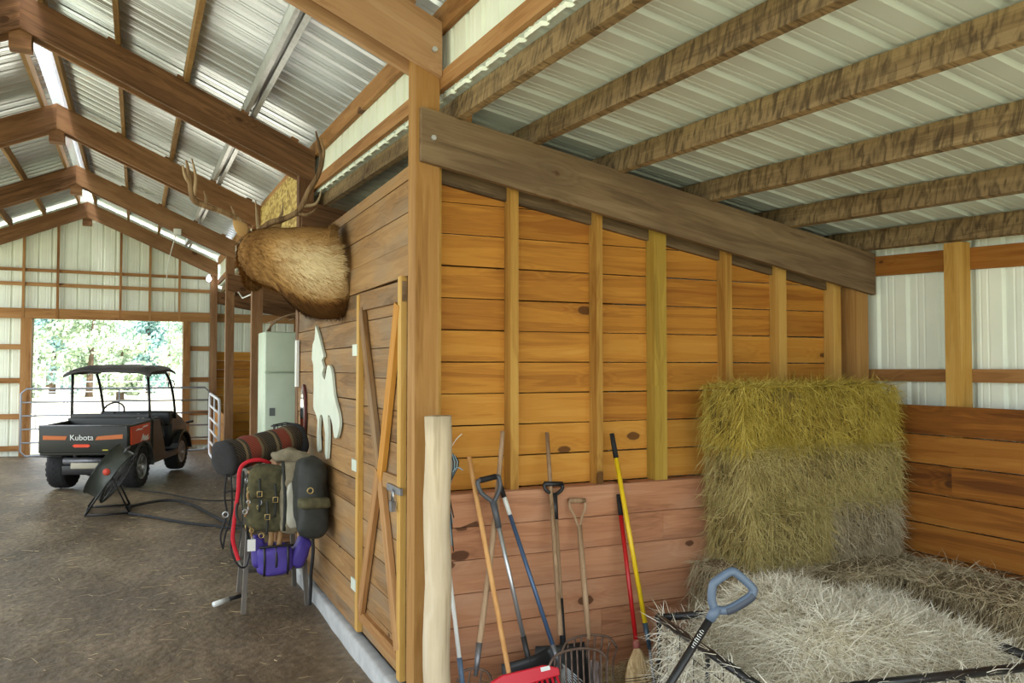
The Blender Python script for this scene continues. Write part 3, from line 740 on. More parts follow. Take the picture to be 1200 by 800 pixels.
# ------------------------------------------------------------------ utility cart full of loose hay
CR = math.radians(-10); CB = V((2.60, 3.78, 0)); CXv = V((math.cos(CR), math.sin(CR), 0)); CYv = V((-math.sin(CR), math.cos(CR), 0))
CL, CWd = 1.42, 1.10
def cp(a, b, z): return CB + CXv * a - CYv * b + V((0, 0, z))     # a along from the back-left corner, b towards the viewer
CZ = 0.60
cart = empty('garden_cart', cp(CL / 2, CWd / 2, 0), 'black steel garden cart with tube rails, loaded with hay', 'cart')
loop = [cp(0, 0, CZ), cp(CL, 0, CZ), cp(CL, CWd, CZ), cp(0, CWd, CZ)]
for a, b in zip(loop, loop[1:] + loop[:1]): tube('top_rail', [a, b], 0.0205, M['black'], cart, 10)
for a, b in ((0, 0), (.47, 0), (.95, 0), (CL, 0), (CL, .55), (CL, CWd), (.95, CWd), (.47, CWd), (0, CWd), (0, .55)):
    tube('upright', [cp(a, b, .22), cp(a, b, CZ)], 0.013, M['black'], cart, 8)
for q in loop: blob('rail_corner', q, (.05, .05, .05), M['black'], cart, e=1, amp=0, nu=12, nv=8)
d = []
def wire(p, q): d.append(tube_data([p, q], 0.0028, 4))
for k in range(1, 4):
    z = .24 + k * .09
    wire(cp(0, 0, z), cp(0, CWd, z)); wire(cp(0, CWd, z), cp(CL, CWd, z)); wire(cp(CL, 0, z), cp(CL, CWd, z)); wire(cp(0, 0, z), cp(CL, 0, z))
for k in range(2, 22, 3): wire(cp(0, CWd * k / 22, .22), cp(0, CWd * k / 22, CZ)); wire(cp(CL, CWd * k / 22, .22), cp(CL, CWd * k / 22, CZ))
for k in range(2, 28, 3): wire(cp(CL * k / 28, CWd, .22), cp(CL * k / 28, CWd, CZ)); wire(cp(CL * k / 28, 0, .22), cp(CL * k / 28, 0, CZ))
multi('wire_mesh_sides', d, M['black'], cart)
vs = [cp(a, b, z) for z in (.20, .225) for a, b in ((0, 0), (CL, 0), (CL, CWd), (0, CWd))]
mesh('bed_floor', vs, BOXF, M['black'], cart)
for a in (.22, CL - .22):
    for b in (.06, CWd - .06):
        Mw = Matrix.Translation(cp(a, b, .13)) @ Matrix.Rotation(CR, 4, 'Z') @ Matrix.Rotation(math.pi / 2, 4, 'X')
        w = lathe('wheel', [(.05, -.045), (.11, -.045), (.13, -.03), (.13, .03), (.11, .045), (.05, .045)], M['black_rubber'], cart, 20, Mw)
        lathe('hub', [(.03, -.05), (.075, -.047), (.075, .047), (.03, .05)], M['galv'], w, 12, Mw)
    tube('axle', [cp(a, .06, .13), cp(a, CWd - .06, .13)], .012, M['black'], cart)
# pull handle
piv = V((1.62, 2.86, 0.19)); grip0 = V((2.13, 2.70, 0.985))
tube('tongue', [cp(.1, CWd * .5, .19), piv], 0.016, M['black'], cart, 8)
hs = tube('pull_handle', [piv, grip0], 0.0165, M['black'], cart, 12)
ax = (grip0 - piv).normalized(); side = V((0.60, 0.10, 0)); side = (side - ax * side.dot(ax)).normalized()
M['grip_pad'] = plain('grip_pad_slate', srgb(58, 66, 80), .5)
M['grip_blue'] = plain('grip_bluegrey', srgb(88, 104, 124), 0.45)
def gp(u, v): return grip0 + ax * u + side * v
gR, gU = V((.91, -.415, 0)), V((0, 0, 1))
def gq(a, b): return grip0 + gR * a + gU * b
lp = [gq(.0, .0), gq(-.016, .03), gq(-.012, .095), gq(.01, .118), gq(.056, .148), gq(.080, .146), gq(.142, .092), gq(.150, .068), gq(.128, .044), gq(.075, .012), gq(.035, -.004)]
tube('grip', spline(lp + lp[:1], 3)[:-1], 0.0175, M['grip_blue'], hs, 10, closed=True)
tube('grip_pad', [gq(.150, .060), gq(.128, .040), gq(.075, .008), gq(.04, -.006)], 0.0195, M['grip_pad'], hs, 10, n=4)
tube('grip_collar', [gp(-.05, 0), gp(.01, 0)], [.0195, .023], M['grip_blue'], hs, 12)
# little white maker's lettering along the handle shaft (too small to read: short strokes)
mid = piv.lerp(grip0, 0.86); nv = (V((0, 0, 1.95)) - mid); nv.z += 0; nv = (nv - ax * nv.dot(ax)).normalized(); bt = ax.cross(nv)
d = []
for i in range(9):
    c = mid + ax * (i * 0.0095 - .04) + nv * 0.0172
    h = random.choice((.006, .008, .005)); d.append(tube_data([c - bt * h, c + bt * h], 0.0012, 4))
    if i % 2: d.append(tube_data([c - bt * h, c + ax * .005 - bt * h], 0.0012, 4))
multi('shaft_lettering', d, M['white'], hs)

load = empty('hay_load', cp(CL / 2, CWd / 2, .23), 'heap of pale loose hay filling the black cart', 'hay', kind=None)
def pile_z(a, b):
    u = a / CL; w = b / CWd
    e = min(a + .02, CL - a + .24, b + .16, CWd - b + .06); edge = max(0, min(1, e / .42)); edge = edge * edge * (3 - 2 * edge)
    z = .40 + .43 * edge * (0.80 + .28 * math.sin(min(u * 1.2 + .12, 1) * math.pi)) * (1 - .18 * (w - .35))
    z -= .06
    if u < .34: z -= (.34 - u) * .85 * (1 - .45 * math.exp(-((w - .15) / .15) ** 2))
    return z + 0.05 * noise.noise(V((a * 4, b * 4, 2))) + .02 * noise.noise(V((a * 11, b * 11, 5)))
vs, fs = [], []; NA, NB = 44, 36
for j in range(NB + 1):
    for i in range(NA + 1):
        a = .02 + (CL - .04) * i / NA; b = .02 + (CWd - .04) * j / NB; vs.append(cp(a, b, pile_z(a, b)))
for j in range(NB):
    for i in range(NA): q = j * (NA + 1) + i; fs.append((q, q + NA + 1, q + NA + 2, q + 1))
o = len(vs)
rim = [i for i in range(NA + 1)] + [j * (NA + 1) + NA for j in range(1, NB + 1)] + [NB * (NA + 1) + i for i in range(NA - 1, -1, -1)] + [j * (NA + 1) for j in range(NB - 1, 0, -1)]
for i in rim: vs.append(V((vs[i].x, vs[i].y, .232)))
for k in range(len(rim)):
    k2 = (k + 1) % len(rim); fs.append((rim[k], rim[k2], o + k2, o + k))
mesh('hay_mound', vs, fs, M['hay_pale_core'], load, True)
def gen(g):
    a = g.uniform(0.0, CL + .05); b = g.uniform(-.03, CWd); p = cp(a, b, pile_z(min(max(a, .03), CL - .03), min(max(b, .03), CWd - .03)) - .015)
    e = 1e-2; n_ = V((-(pile_z(a + e, b) - pile_z(a - e, b)) / (2 * e), (pile_z(a, b + e) - pile_z(a, b - e)) / (2 * e), 1))
    nw = CXv * n_.x + CYv * n_.y + V((0, 0, 1)); 
    d_ = V((g.gauss(0, 1), g.gauss(0, 1), g.gauss(0, .5))) + nw.normalized() * .55
    return p, d_, g.uniform(.05, .19), g.uniform(.0016, .0038), g.uniform(.1, .6)
strands('hay_strands', gen, 42000, M['hay_pale'], load, 31)
def gen2(g):   # hay poking through and over the rails
    k = g.random()
    if k < .25: p = cp(.01, g.uniform(0, CWd), g.uniform(.25, .62)); out = -CXv
    elif k < .8: p = cp(g.uniform(0, CL), CWd - .01, g.uniform(.25, .6)); out = -CYv
    else: p = cp(g.uniform(0, .5), .01, g.uniform(.3, .62)); out = CYv
    return p, out * g.uniform(.2, .9) + V((g.gauss(0, .5), g.gauss(0, .5), g.gauss(.1, .7))), g.uniform(.05, .2), g.uniform(.002, .0045), g.uniform(0, .5)
strands('hay_fringe', gen2, 3600, M['hay_pale'], load, 32)
def gen3(g):   # side stack of the load, seen behind the wire
    b = g.uniform(.02, CWd - .02); return cp(g.uniform(.0, .06), b, g.uniform(.22, .58)), V((g.gauss(-.3, .4), g.gauss(0, .3), -1)), g.uniform(.06, .16), .004, .1
strands('hay_strands', gen3, 1600, M['hay_pale'], load, 33)

# ------------------------------------------------------------------ loose straw on the floor
def genf(g):
    if g.random() < .5: x = g.uniform(-1.9, 1.3); y = g.uniform(4.2, 14)
    else: x = g.uniform(1.6, 4.0); y = g.uniform(2.4, 4.3)
    return V((x, y, floor_z(x, y) + .004 + 0.018 * noise.noise(V((x * 1.1, y * 0.9, 3))) + .004)), V((g.gauss(0, 1), g.gauss(0, 1), .02)), g.uniform(.03, .16), g.uniform(.002, .005), 0.02
M['straw_floor'] = hay_mat('straw_floor', srgb(140, 120, 84), srgb(186, 166, 124), srgb(222, 206, 166))
tag(strands('loose_straw', genf, 1800, M['straw_floor'], None, 41, center=False), 'loose straw scattered over the dirt floor', 'straw', kind='stuff')
def gent(g):
    x = g.uniform(1.62, 2.95); y = 4.40 - abs(g.gauss(0, .16)); h = max(0, .16 - abs(y - 4.38) * .4) * g.random()
    return V((x, y, .01 + h)), V((g.gauss(0, 1), g.gauss(-.2, .7), g.gauss(.1, .4))), g.uniform(.05, .18), g.uniform(.002, .0045), .2
tag(strands('hay_litter', gent, 3500, M['straw_floor'], None, 42, center=False), 'drift of loose hay along the foot of the tool wall', 'straw', kind='stuff')

# ------------------------------------------------------------------ round post beside the corner
lg = empty('round_post', (1.47, 4.14, 0), 'pale peeled round log post standing before the corner post', 'post')
pts = [(1.455 + 0.006 * math.sin(i * 1.3), 4.14, -0.05 + 1.75 * i / 12) for i in range(13)]
rs = [0.071 + 0.004 * noise.noise(V((i * .7, 2, 1))) for i in range(13)]
tube('log', pts, rs, M['log'], lg, 20)
M['rope_blue'] = plain('rope_blue', srgb(150, 178, 190), 0.8)
tw = empty('twine_bundle', (1.55, 4.17, 1.05), 'bundle of pale blue twine hanging behind the round post', 'twine')
for i in range(7):
    a = random.uniform(0, 1)
    tube('strand', [(1.51, 4.2 + .01 * i, 1.64 - .02 * i), (1.545 + .008 * i, 4.19, 1.45), (1.53 + .01 * random.random(), 4.18, 1.3), (1.545 + .02 * random.random(), 4.19, 1.15 - .03 * i)], .0035, M['rope_blue'] if i % 2 else M['black'], tw, 5, n=4)
tube('loose_end', [(1.545, 4.19, 1.38), (1.575, 4.17, 1.42), (1.605, 4.16, 1.405)], .003, M['rope_blue'], tw, 5, n=4)
tube('loose_end', [(1.545, 4.19, 1.52), (1.57, 4.17, 1.57), (1.60, 4.16, 1.60)], .0025, M['white'], tw, 5, n=4)

# ------------------------------------------------------------------ tools leaning on the wall
def ext(top, bot, z):
    """continue the line top->bot to height z"""
    top, bot = V(top), V(bot); t = (top.z - z) / (top.z - bot.z); return top + (bot - top) * t
def frame_of(top, foot, face=None):
    """local frame at the foot: X across, Y away from the viewer side, Z up along the shaft"""
    z = (V(top) - V(foot)).normalized(); x = V((1, 0, 0)); x = (x - z * x.dot(z)).normalized(); y = z.cross(x)
    return Matrix.Translation(V(foot)) @ Matrix(((x.x, y.x, z.x, 0), (x.y, y.y, z.y, 0), (x.z, y.z, z.z, 0), (0, 0, 0, 1)))
def d_grip(name, Mx, h, w, L, mat, parent, r=.012, bar=None):
    """D-shaped grip on top of a shaft of length h (in shaft frame)"""
    pts = [(0, 0, h - .02), (0, 0, h + .02), (-w * .42, 0, h + L * .55), (-w * .5, 0, h + L * .9), (-w * .38, 0, h + L), (w * .38, 0, h + L), (w * .5, 0, h + L * .9), (w * .42, 0, h + L * .55), (0, 0, h + .02)]
    g_ = tube(name, [Mx @ V(p) for p in pts], r, mat, parent, 8, n=3)
    if bar: tube('grip_bar', [Mx @ V((-w * .5, 0, h + L * .97)), Mx @ V((w * .5, 0, h + L * .97))], r * 1.35, bar, parent, 10)
    tube('grip_socket', [Mx @ V((0, 0, h - .12)), Mx @ V((0, 0, h + .03))], [.017, .02], mat, parent, 10)
def fork_head(name, Mx, w, L, n, mat, parent, curve=.10, shoulder=.05):
    hd = tube(name, [Mx @ V(p) for p in ((-w / 2, 0, L - shoulder), (-w * .36, 0, L), (0, 0, L + .02), (w * .36, 0, L), (w / 2, 0, L - shoulder))], .007, mat, parent, 7, n=4)
    for i in range(n):
        x = -w / 2 + w * i / (n - 1); zt = L + .02 - abs(x / (w / 2)) ** 2.2 * (shoulder + .02)
        pts = [Mx @ V((x, 0, zt)), Mx @ V((x, curve * .6, L * .62)), Mx @ V((x, curve * .75, L * .32)), Mx @ V((x, curve * .2, .0))]
        tube('tine', pts, [.0055, .005, .0045, .0025], mat, hd, 6, n=3)
    return hd
def shaft(name, top, foot, r, mat, parent): return tube(name, [top, foot], r, mat, parent, 10)
WALL = 4.418
# 1 white pole with blue-grey ferrule behind the round post
t0 = V((1.585, 4.37, 0.98)); f0 = V((1.60, 4.05, 0.02))
o = empty('pole', f0, 'white handled tool with a grey collar, half behind the round post', 'tool')
shaft('handle', t0, t0.lerp(f0, .62), .0115, M['white'], o); tube('collar', [t0.lerp(f0, .60), t0.lerp(f0, .74)], .0145, plain('collar_blue', srgb(84, 104, 128), .5), o, 10)
tube('lower_pole', [t0.lerp(f0, .73), f0], .0125, M['white'], o, 10)
# 2 old garden fork with bent wooden handle
t0 = V((1.955, 4.42, 1.585)); f1 = V((1.70, 4.17, .42)); 
o = empty('garden_fork', (1.66, 4.1, 0), 'wooden fork with dull steel ferrule leaning across the tan rake', 'fork')
tube('handle', [t0, t0.lerp(f1, .5) + V((.012, 0, 0)), f1], [.013, .0165, .016], M['handle_wood'], o, 10, n=5)
Mx = frame_of(t0, f1 + (f1 - t0).normalized() * .36); tube('ferrule', [f1 - (f1 - t0).normalized() * .05, f1 + (f1 - t0).normalized() * .12], [.0185, .012], M['steel_dull'], o, 10)
fork_head('fork_head', Mx, .2, .26, 4, M['rust'], o, .03)
# 3 tan handled red plastic rake
t0 = V((1.745, 4.425, 1.445)); b0 = V((1.82, 4.02, .31)); f0 = ext(t0, b0, .06)
o = empty('red_rake', (f0.x, f0.y, 0), 'red plastic rake head on a smooth tan wooden handle', 'rake')
shaft('handle', t0, b0, .0135, M['handle_tan'], o)
M['red_plastic'] = plain('red_plastic', srgb(206, 34, 52), .4)
Mx = frame_of(t0, b0)
prism('rake_head', [(-.12, .0), (-.12, .03), (-.05, .05), (.20, .05), (.28, .02), (.28, -.02), (-.12, -.03)], .03, M['red_plastic'], o, Mx @ Matrix.Translation((0.0, -.02, -.02)), .006)
for i in range(13): tube('tine', [Mx @ V((-.11 + .031 * i, -.02, -.03)), Mx @ V((-.11 + .031 * i, -.05, -.15)), Mx @ V((-.11 + .031 * i, -.09, -.22))], [.0085, .007, .004], M['red_plastic'], o, 6)
prism('head_label', [(.17, .0), (.17, .022), (.225, .022), (.225, .0)], .002, M['white'], o, Mx @ Matrix.Translation((0, -.0365, 0)))
# 4 silver handled shovel with grey D grip and black blade
t0 = V((1.845, 4.29, 1.175)); b0 = V((1.985, 4.13, .34)); f0 = ext(t0, b0, .02)
o = empty('scoop_shovel', (f0.x, f0.y, 0), 'black scoop shovel with silver shaft and grey D grip', 'shovel')
Mx = frame_of(t0, f0); h = (t0 - f0).length; M['grip_grey'] = plain('grip_grey', srgb(78, 80, 84), .45)
tube('shaft', [Mx @ V((0, 0, .45)), Mx @ V((0, 0, h - .05))], .0125, M['steel'], o, 12)
d_grip('grip', Mx, h, .135, .16, M['grip_grey'], o, .0135)
tube('grip_pad', [Mx @ V((-.05, 0, h + .16)), Mx @ V((.05, 0, h + .16))], .0165, M['black_rubber'], o, 10)
tube('ferrule', [Mx @ V((0, 0, .28)), Mx @ V((0, 0, .47))], .0155, M['black_plastic'], o, 10)
def scoop(name, Mx, w, L, mat, parent, depth=.05):
    vs, fs = [], []; n = 12
    for j in range(n + 1):
        t = j / n; z = L * (1 - t); ww = w / 2 * (0.86 + .14 * min(1, t * 3)) 
        for i in range(n + 1):
            u = -1 + 2 * i / n; y = depth * (u * u * -1) * (0.4 + .6 * (1 - t)) + depth * .3
            vs.append(Mx @ V((u * ww, -y, z)))
    m = len(vs)
    vs += [v + (Mx.to_3x3() @ V((0, .006, 0))) for v in vs[:m]]
    for j in range(n):
        for i in range(n):
            a = j * (n + 1) + i; fs.append((a, a + n + 1, a + n + 2, a + 1)); fs.append((m + a, m + a + 1, m + a + n + 2, m + a + n + 1))
    for i in range(n):
        for r0 in (0, n * (n + 1)): fs.append((r0 + i, r0 + i + 1, m + r0 + i + 1, m + r0 + i))
        for c0 in (0, n): a = i * (n + 1) + c0; b = a + n + 1; fs.append((a, m + a, m + b, b))
    return mesh(name, vs, fs, mat, parent, True)
scoop('blade', Mx, .34, .36, M['black_plastic'], o)
# 5 blue handled fan rake
t0 = V((1.93, 4.40, 1.275)); b0 = V((2.175, 4.14, .30)); f0 = ext(t0, b0, .03)
o = empty('leaf_rake', (f0.x, f0.y, 0), 'wire leaf rake with a steel blue handle and white band', 'rake')
tube('handle', [t0.lerp(b0, .16), b0], .0125, plain('blue_enamel', srgb(72, 96, 128), .3, .3), o, 12); tube('end_grip', [t0, t0.lerp(b0, .07)], .0145, M['black_rubber'], o, 10); tube('band', [t0.lerp(b0, .065), t0.lerp(b0, .17)], .0135, M['white'], o, 12)
Mx = frame_of(t0, f0); L = (b0 - f0).length
for i in range(15):
    a = math.radians(-34 + 68 * i / 14)
    pts = [Mx @ V((0, 0, L + .02)), Mx @ V((math.sin(a) * .2, -.012, L - .19 * math.cos(a))), Mx @ V((math.sin(a) * .40, -.02, L - .40 * math.cos(a) + .05))]
    tube('tine', pts, .0032, M['steel'], o, 5)
tube('spreader', [Mx @ V((math.sin(math.radians(q)) * .17, -.012, L - .16)) for q in (-32, -16, 0, 16, 32)], .004, M['steel'], o, 5)
tube('socket', [Mx @ V((0, 0, L - .03)), Mx @ V((0, 0, L + .11))], [.018, .015], M['steel_dull'], o, 10)
# 6 long plain wooden handled rusty bedding fork
t0 = V((2.285, 4.50, 1.56)); b0 = V((2.165, 4.10, .47)); f0 = ext(t0, b0, .0)
o = empty('bedding_fork', (2.21, 4.0, 0), 'rusty many tined bedding fork on a long wooden handle', 'fork')
shaft('handle', t0, b0, [.012, .0155], M['handle_wood'], o)
Mx = frame_of(t0, f0 + V((.10, -.06, .0)))
fork_head('fork_head', Mx, .36, .42, 11, M['rust'], o, .07)
# 7 black D grip shovel with wooden shaft
t0 = V((2.265, 4.365, 1.18)); b0 = V((2.225, 4.19, .44)); f0 = ext(t0, b0, .03)
o = empty('barn_shovel', (f0.x, f0.y, 0), 'wooden shaft barn shovel with black D grip and wide black blade', 'shovel')
Mx = frame_of(t0, f0); h = (t0 - f0).length
tube('shaft', [Mx @ V((0, 0, .40)), Mx @ V((0, 0, h - .05))], .0145, M['handle_wood'], o, 12)
d_grip('grip', Mx, h, .12, .09, M['black_plastic'], o, .0115, M['black_plastic'])
tube('ferrule', [Mx @ V((0, 0, .34)), Mx @ V((0, 0, .62))], .017, M['black_plastic'], o, 10)
scoop('blade', Mx, .36, .37, M['black_plastic'], o)
# 8 old wooden D handle manure fork
t0 = V((2.425, 4.355, 1.035)); b0 = V((2.385, 4.18, .46)); f0 = ext(t0, b0, .06)
o = empty('manure_fork', (f0.x, f0.y, 0), 'old manure fork with wooden D handle and broad curved tines', 'fork')
Mx = frame_of(t0, f0); h = (t0 - f0).length
tube('shaft', [Mx @ V((0, 0, .36)), Mx @ V((0, 0, h * .6)), Mx @ V((0, 0, h - .02))], [.013, .018, .0155], M['handle_wood'], o, 12)
for s in (-1, 1): tube('grip_arm', [Mx @ V((0, 0, h - .06)), Mx @ V((s * .025, 0, h + .03)), Mx @ V((s * .052, 0, h + .08)), Mx @ V((s * .05, 0, h + .125))], .0085, M['handle_wood'], o, 8, n=3)
tube('grip_bar', [Mx @ V((-.055, 0, h + .125)), Mx @ V((.055, 0, h + .125))], .015, M['handle_wood'], o, 10)
fork_head('fork_head', Mx, .36, .36, 9, M['rust'], o, .10, .06)
# 9 straw broom, red handle
t0 = V((2.735, 4.41, 1.17)); b0 = V((2.705, 4.16, .30)); f0 = ext(t0, b0, -.02)
o = empty('broom', (f0.x, f0.y, 0), 'corn broom with red handle, black grip and stitched straw head', 'broom')
shaft('handle', t0.lerp(b0, .12), b0, .0135, plain('red_enamel', srgb(176, 22, 26), .35), o); tube('end_grip', [t0, t0.lerp(b0, .14)], [.012, .0155], M['black_rubber'], o, 10)
Mx = frame_of(t0, b0)
M['broomcorn'] = wood('broomcorn', srgb(160, 130, 88), srgb(206, 180, 136), srgb(224, 202, 164), knots=0, grain=3, axis='z')
vs, fs = [], []; n = 20
pf = [(.018, .02, .05), (.022, .02, .0), (.068, .03, -.06), (.10, .034, -.13), (.115, .034, -.22), (.128, .032, -.34)]
for a, b, z in pf:
    for k in range(n): q = 2 * math.pi * k / n; vs.append(Mx @ V((a * math.cos(q), b * math.sin(q), z)))
for j in range(len(pf) - 1):
    for k in range(n): fs.append((j * n + k, j * n + (k + 1) % n, (j + 1) * n + (k + 1) % n, (j + 1) * n + k))
fs.append(tuple(range(n))[::-1]); fs.append(tuple((len(pf) - 1) * n + k for k in range(n)))
hd = mesh('straw_head', vs, fs, M['broomcorn'], o, True)
tube('wire_band', [Mx @ V((0, 0, .005)), Mx @ V((0, 0, .055))], [.0245, .0195], plain('band_red', srgb(150, 84, 76), .5), o, 12)
for z, a, b in ((-.15, .105, .036), (-.165, .1075, .036), (-.18, .11, .036)): tube('stitching', [Mx @ V((a * math.cos(q * math.pi / 12), b * math.sin(q * math.pi / 12), z)) for q in range(24)], .002, M['black'], hd, 4, closed=True)
def genb(g):
    q = g.uniform(0, 2 * math.pi); u = g.random(); a = .03 + .07 * u; z = -.02 - .3 * u
    return Mx @ V((a * math.cos(q), (.026) * math.sin(q), z)), Mx.to_3x3() @ V((.25 * math.cos(q), .15 * math.sin(q), -1)), .12, .003, 0
sb = strands('bristles', genb, 1400, M['broomcorn'], hd, 51)
# 10 yellow handled tool
t0 = V((2.715, 4.45, 1.545)); b0 = V((2.775, 4.18, .44)); f0 = ext(t0, b0, .03)
o = empty('hoe', (f0.x, f0.y, 0), 'yellow fibreglass handled tool with black grip and blue-grey ferrule', 'tool')
Mx = frame_of(t0, f0); h = (t0 - f0).length
tube('handle', [t0.lerp(b0, .12), b0], .0145, plain('yellow_fibreglass', srgb(226, 190, 30), .4, var=.08, fr=8), o, 12); tube('end_grip', [t0, t0.lerp(b0, .135)], [.0155, .0165], M['black_rubber'], o, 10)
tube('ferrule', [b0, b0.lerp(f0, .35)], [.0165, .013], plain('ferrule_slate', srgb(70, 88, 104), .4, .4), o, 10)
tube('neck', [b0.lerp(f0, .33), b0.lerp(f0, .7) + V((-.02, -.02, 0)), f0 + V((-.03, -.03, .06))], .009, M['steel_dull'], o, 8, n=3)
prism('head_blade', [(-.08, 0), (.08, 0), (.07, .12), (-.07, .12)], .006, M['steel_dull'], o, Mx @ Matrix.Translation((-.03, -.02, -.02)))
# crumpled light bag bottom among the tools
o = blob('feed_bag', (2.42, 4.25, .12), (.16, .10, .26), plain('feed_bag_white', srgb(190, 180, 186), .6, var=.2, fr=15), None, e=.7, amp=.03, fr=12)
tag(o, 'small crumpled pale feed bag on the floor behind the forks', 'bag')
# ------------------------------------------------------------------ elk shoulder mount
def fur_mat():
    t = NT('elk_hide'); t.b.inputs['Roughness'].default_value = 0.85; t.b.inputs['Specular IOR Level'].default_value = 0.1
    at = t.n('ShaderNodeAttribute'); at.attribute_name = 'tone'
    ge = t.n('ShaderNodeNewGeometry')
    f = t.math('ADD', at.outputs['Fac'], t.math('MULTIPLY', t.math('SUBTRACT', ge.outputs['Random Per Island'], .5), .30))
    t.l(t.ramp(f, [(0.0, srgb(70, 44, 22)), (0.3, srgb(132, 92, 48)), (0.6, srgb(178, 138, 84)), (0.95, srgb(224, 204, 160))]), t.b.inputs['Base Color']); return t.m
M['hide'] = fur_mat()
elk = empty('elk_mount', (1.39, 6.25, 2.4), 'mounted elk head and neck with antlers, high on the plank wall', 'hunting trophy')
# centre line of neck and head: (x, y, z, half height, half width along the horizontal normal)
EL = [(1.405, 6.16, 2.715, .325, .235), (1.33, 6.18, 2.70, .335, .255), (1.22, 6.23, 2.725, .30, .25), (1.10, 6.30, 2.76, .265, .24), (.985, 6.39, 2.785, .235, .215), (.90, 6.50, 2.81, .215, .195),
      (.855, 6.63, 2.835, .195, .165), (.845, 6.78, 2.84, .165, .135), (.855, 6.93, 2.79, .125, .10), (.87, 7.07, 2.73, .092, .074), (.885, 7.18, 2.685, .077, .064), (.893, 7.235, 2.662, .045, .04)]
sp = spline([e[:3] for e in EL], 4); m = len(sp)
def ip(k, col):
    t = k / (m - 1) * (len(EL) - 1); a = min(int(t), len(EL) - 2); return EL[a][col] + (EL[a + 1][col] - EL[a][col]) * (t - a)
vs, fs, tone, nrm = [], [], [], []; n = 28
for k, p in enumerate(sp):
    t = (sp[min(k + 1, m - 1)] - sp[max(k - 1, 0)]).normalized(); side = t.cross(V((0, 0, 1))).normalized(); up = side.cross(t)
    hh, ww = ip(k, 3), ip(k, 4); u = k / (m - 1)
    for i in range(n):
        a = 2 * math.pi * i / n; sa, cz = math.sin(a), math.cos(a)
        r = V(side * sa * ww + up * cz * hh)
        if u < .35 and cz < -.2: r += up * (-.075) * (abs(cz)) * math.sin(min(1, (0.35 - u) / .30) * math.pi * .9) * 1.0   # brisket
        q = p + r; q += r.normalized() * .012 * noise.noise(q * 9)
        vs.append(q); nrm.append(r.normalized())
        tn = .36 + .22 * noise.noise(q * 3.2) - .06 * cz
        if u < .45: tn += .52 * math.exp(-((cz + .0) / .6) ** 2) * max(0, 1 - abs(u - .13) / .26)
        if cz < -.62 and u < .3: tn -= .75 * min(1, (-.62 - cz) / .2)
        if u > .42: tn -= .10
        tone.append(max(0, min(1, tn)))
for k in range(m - 1):
    for i in range(n): fs.append((k * n + i, k * n + (i + 1) % n, (k + 1) * n + (i + 1) % n, (k + 1) * n + i))
fs.append(tuple(range(n))[::-1]); fs.append(tuple((m - 1) * n + i for i in range(n)))
body = mesh('elk_body', vs, fs, M['hide'], elk, True, center=False)
def set_tone(o, vals):
    at = o.data.attributes.new('tone', 'FLOAT', 'POINT'); at.data.foreach_set('value', vals)
set_tone(body, tone)
# fur
rng = random.Random(5); fv, ff, ft = [], [], []
for _ in range(24000):
    k = int(rng.random() ** 1.3 * (m - 2)); i = rng.randrange(n); q = k * n + i
    w1, w2 = rng.random(), rng.random()
    p = vs[q].lerp(vs[q + n], w1).lerp(vs[k * n + (i + 1) % n].lerp(vs[(k + 1) * n + (i + 1) % n], w1), w2)
    t = (sp[k] - sp[k + 1]).normalized()                      # hair lies back towards the shoulder
    dd = (t * 1.0 + nrm[q] * .42 + V((0, 0, -.35)) + V((rng.gauss(0, .25), rng.gauss(0, .25), rng.gauss(0, .25)))).normalized()
    if p.x > 1.36: dd.x = -abs(dd.x) * .2
    L = rng.uniform(.03, .075); s_ = dd.cross(nrm[q]).normalized() * .0019
    o = len(fv); fv += [p - s_, p + s_, p + dd * L]; ff.append((o, o + 1, o + 2)); tt = tone[q] + rng.gauss(0, .07); ft += [tt] * 3
fur = mesh('fur', fv, ff, M['hide'], elk, center=False); fur['kind'] = 'stuff'; set_tone(fur, ft)
def ear(base, tip, w, name='ear'):
    base, tip = V(base), V(tip); ax = (tip - base); vs, fs = [], []; sd = ax.cross(V((0, 1, 0))).normalized()
    bk = V((0, 1, 0)); prof = [(0, .35), (.15, .75), (.4, 1), (.65, .8), (.85, .42), (1, .04)]
    for u, k in prof:
        for a in range(9):
            an = math.pi * (a / 8 - .5) * 1.2; vs.append(base + ax * u + sd * math.sin(an) * w * k - bk * math.cos(an) * w * .45 * k)
    mm = len(vs); vs += [v + bk * .012 for v in vs[:mm]]
    for j in range(len(prof) - 1):
        for a in range(8): q = j * 9 + a; fs += [(q, q + 1, q + 10, q + 9), (mm + q, mm + q + 9, mm + q + 10, mm + q + 1)]
    o = mesh(name, vs, fs, M['hide'], elk, True, center=False); set_tone(o, [.62] * len(vs))
ear((.775, 6.62, 2.985), (.655, 6.58, 3.085), .055)
ear((.90, 6.64, 3.0), (1.03, 6.60, 3.13), .055)
M['antler'] = wood('antler_bone', srgb(92, 68, 44), srgb(150, 122, 88), srgb(206, 186, 150), knots=0, axis='z')
def antler(main, r, tines):
    a = tube('antler', main, r, M['antler'], elk, 9, n=6)
    for tn in tines: tube('tine', tn, [.017, .012, .004], M['antler'], a, 7, n=4)
Y = 6.62
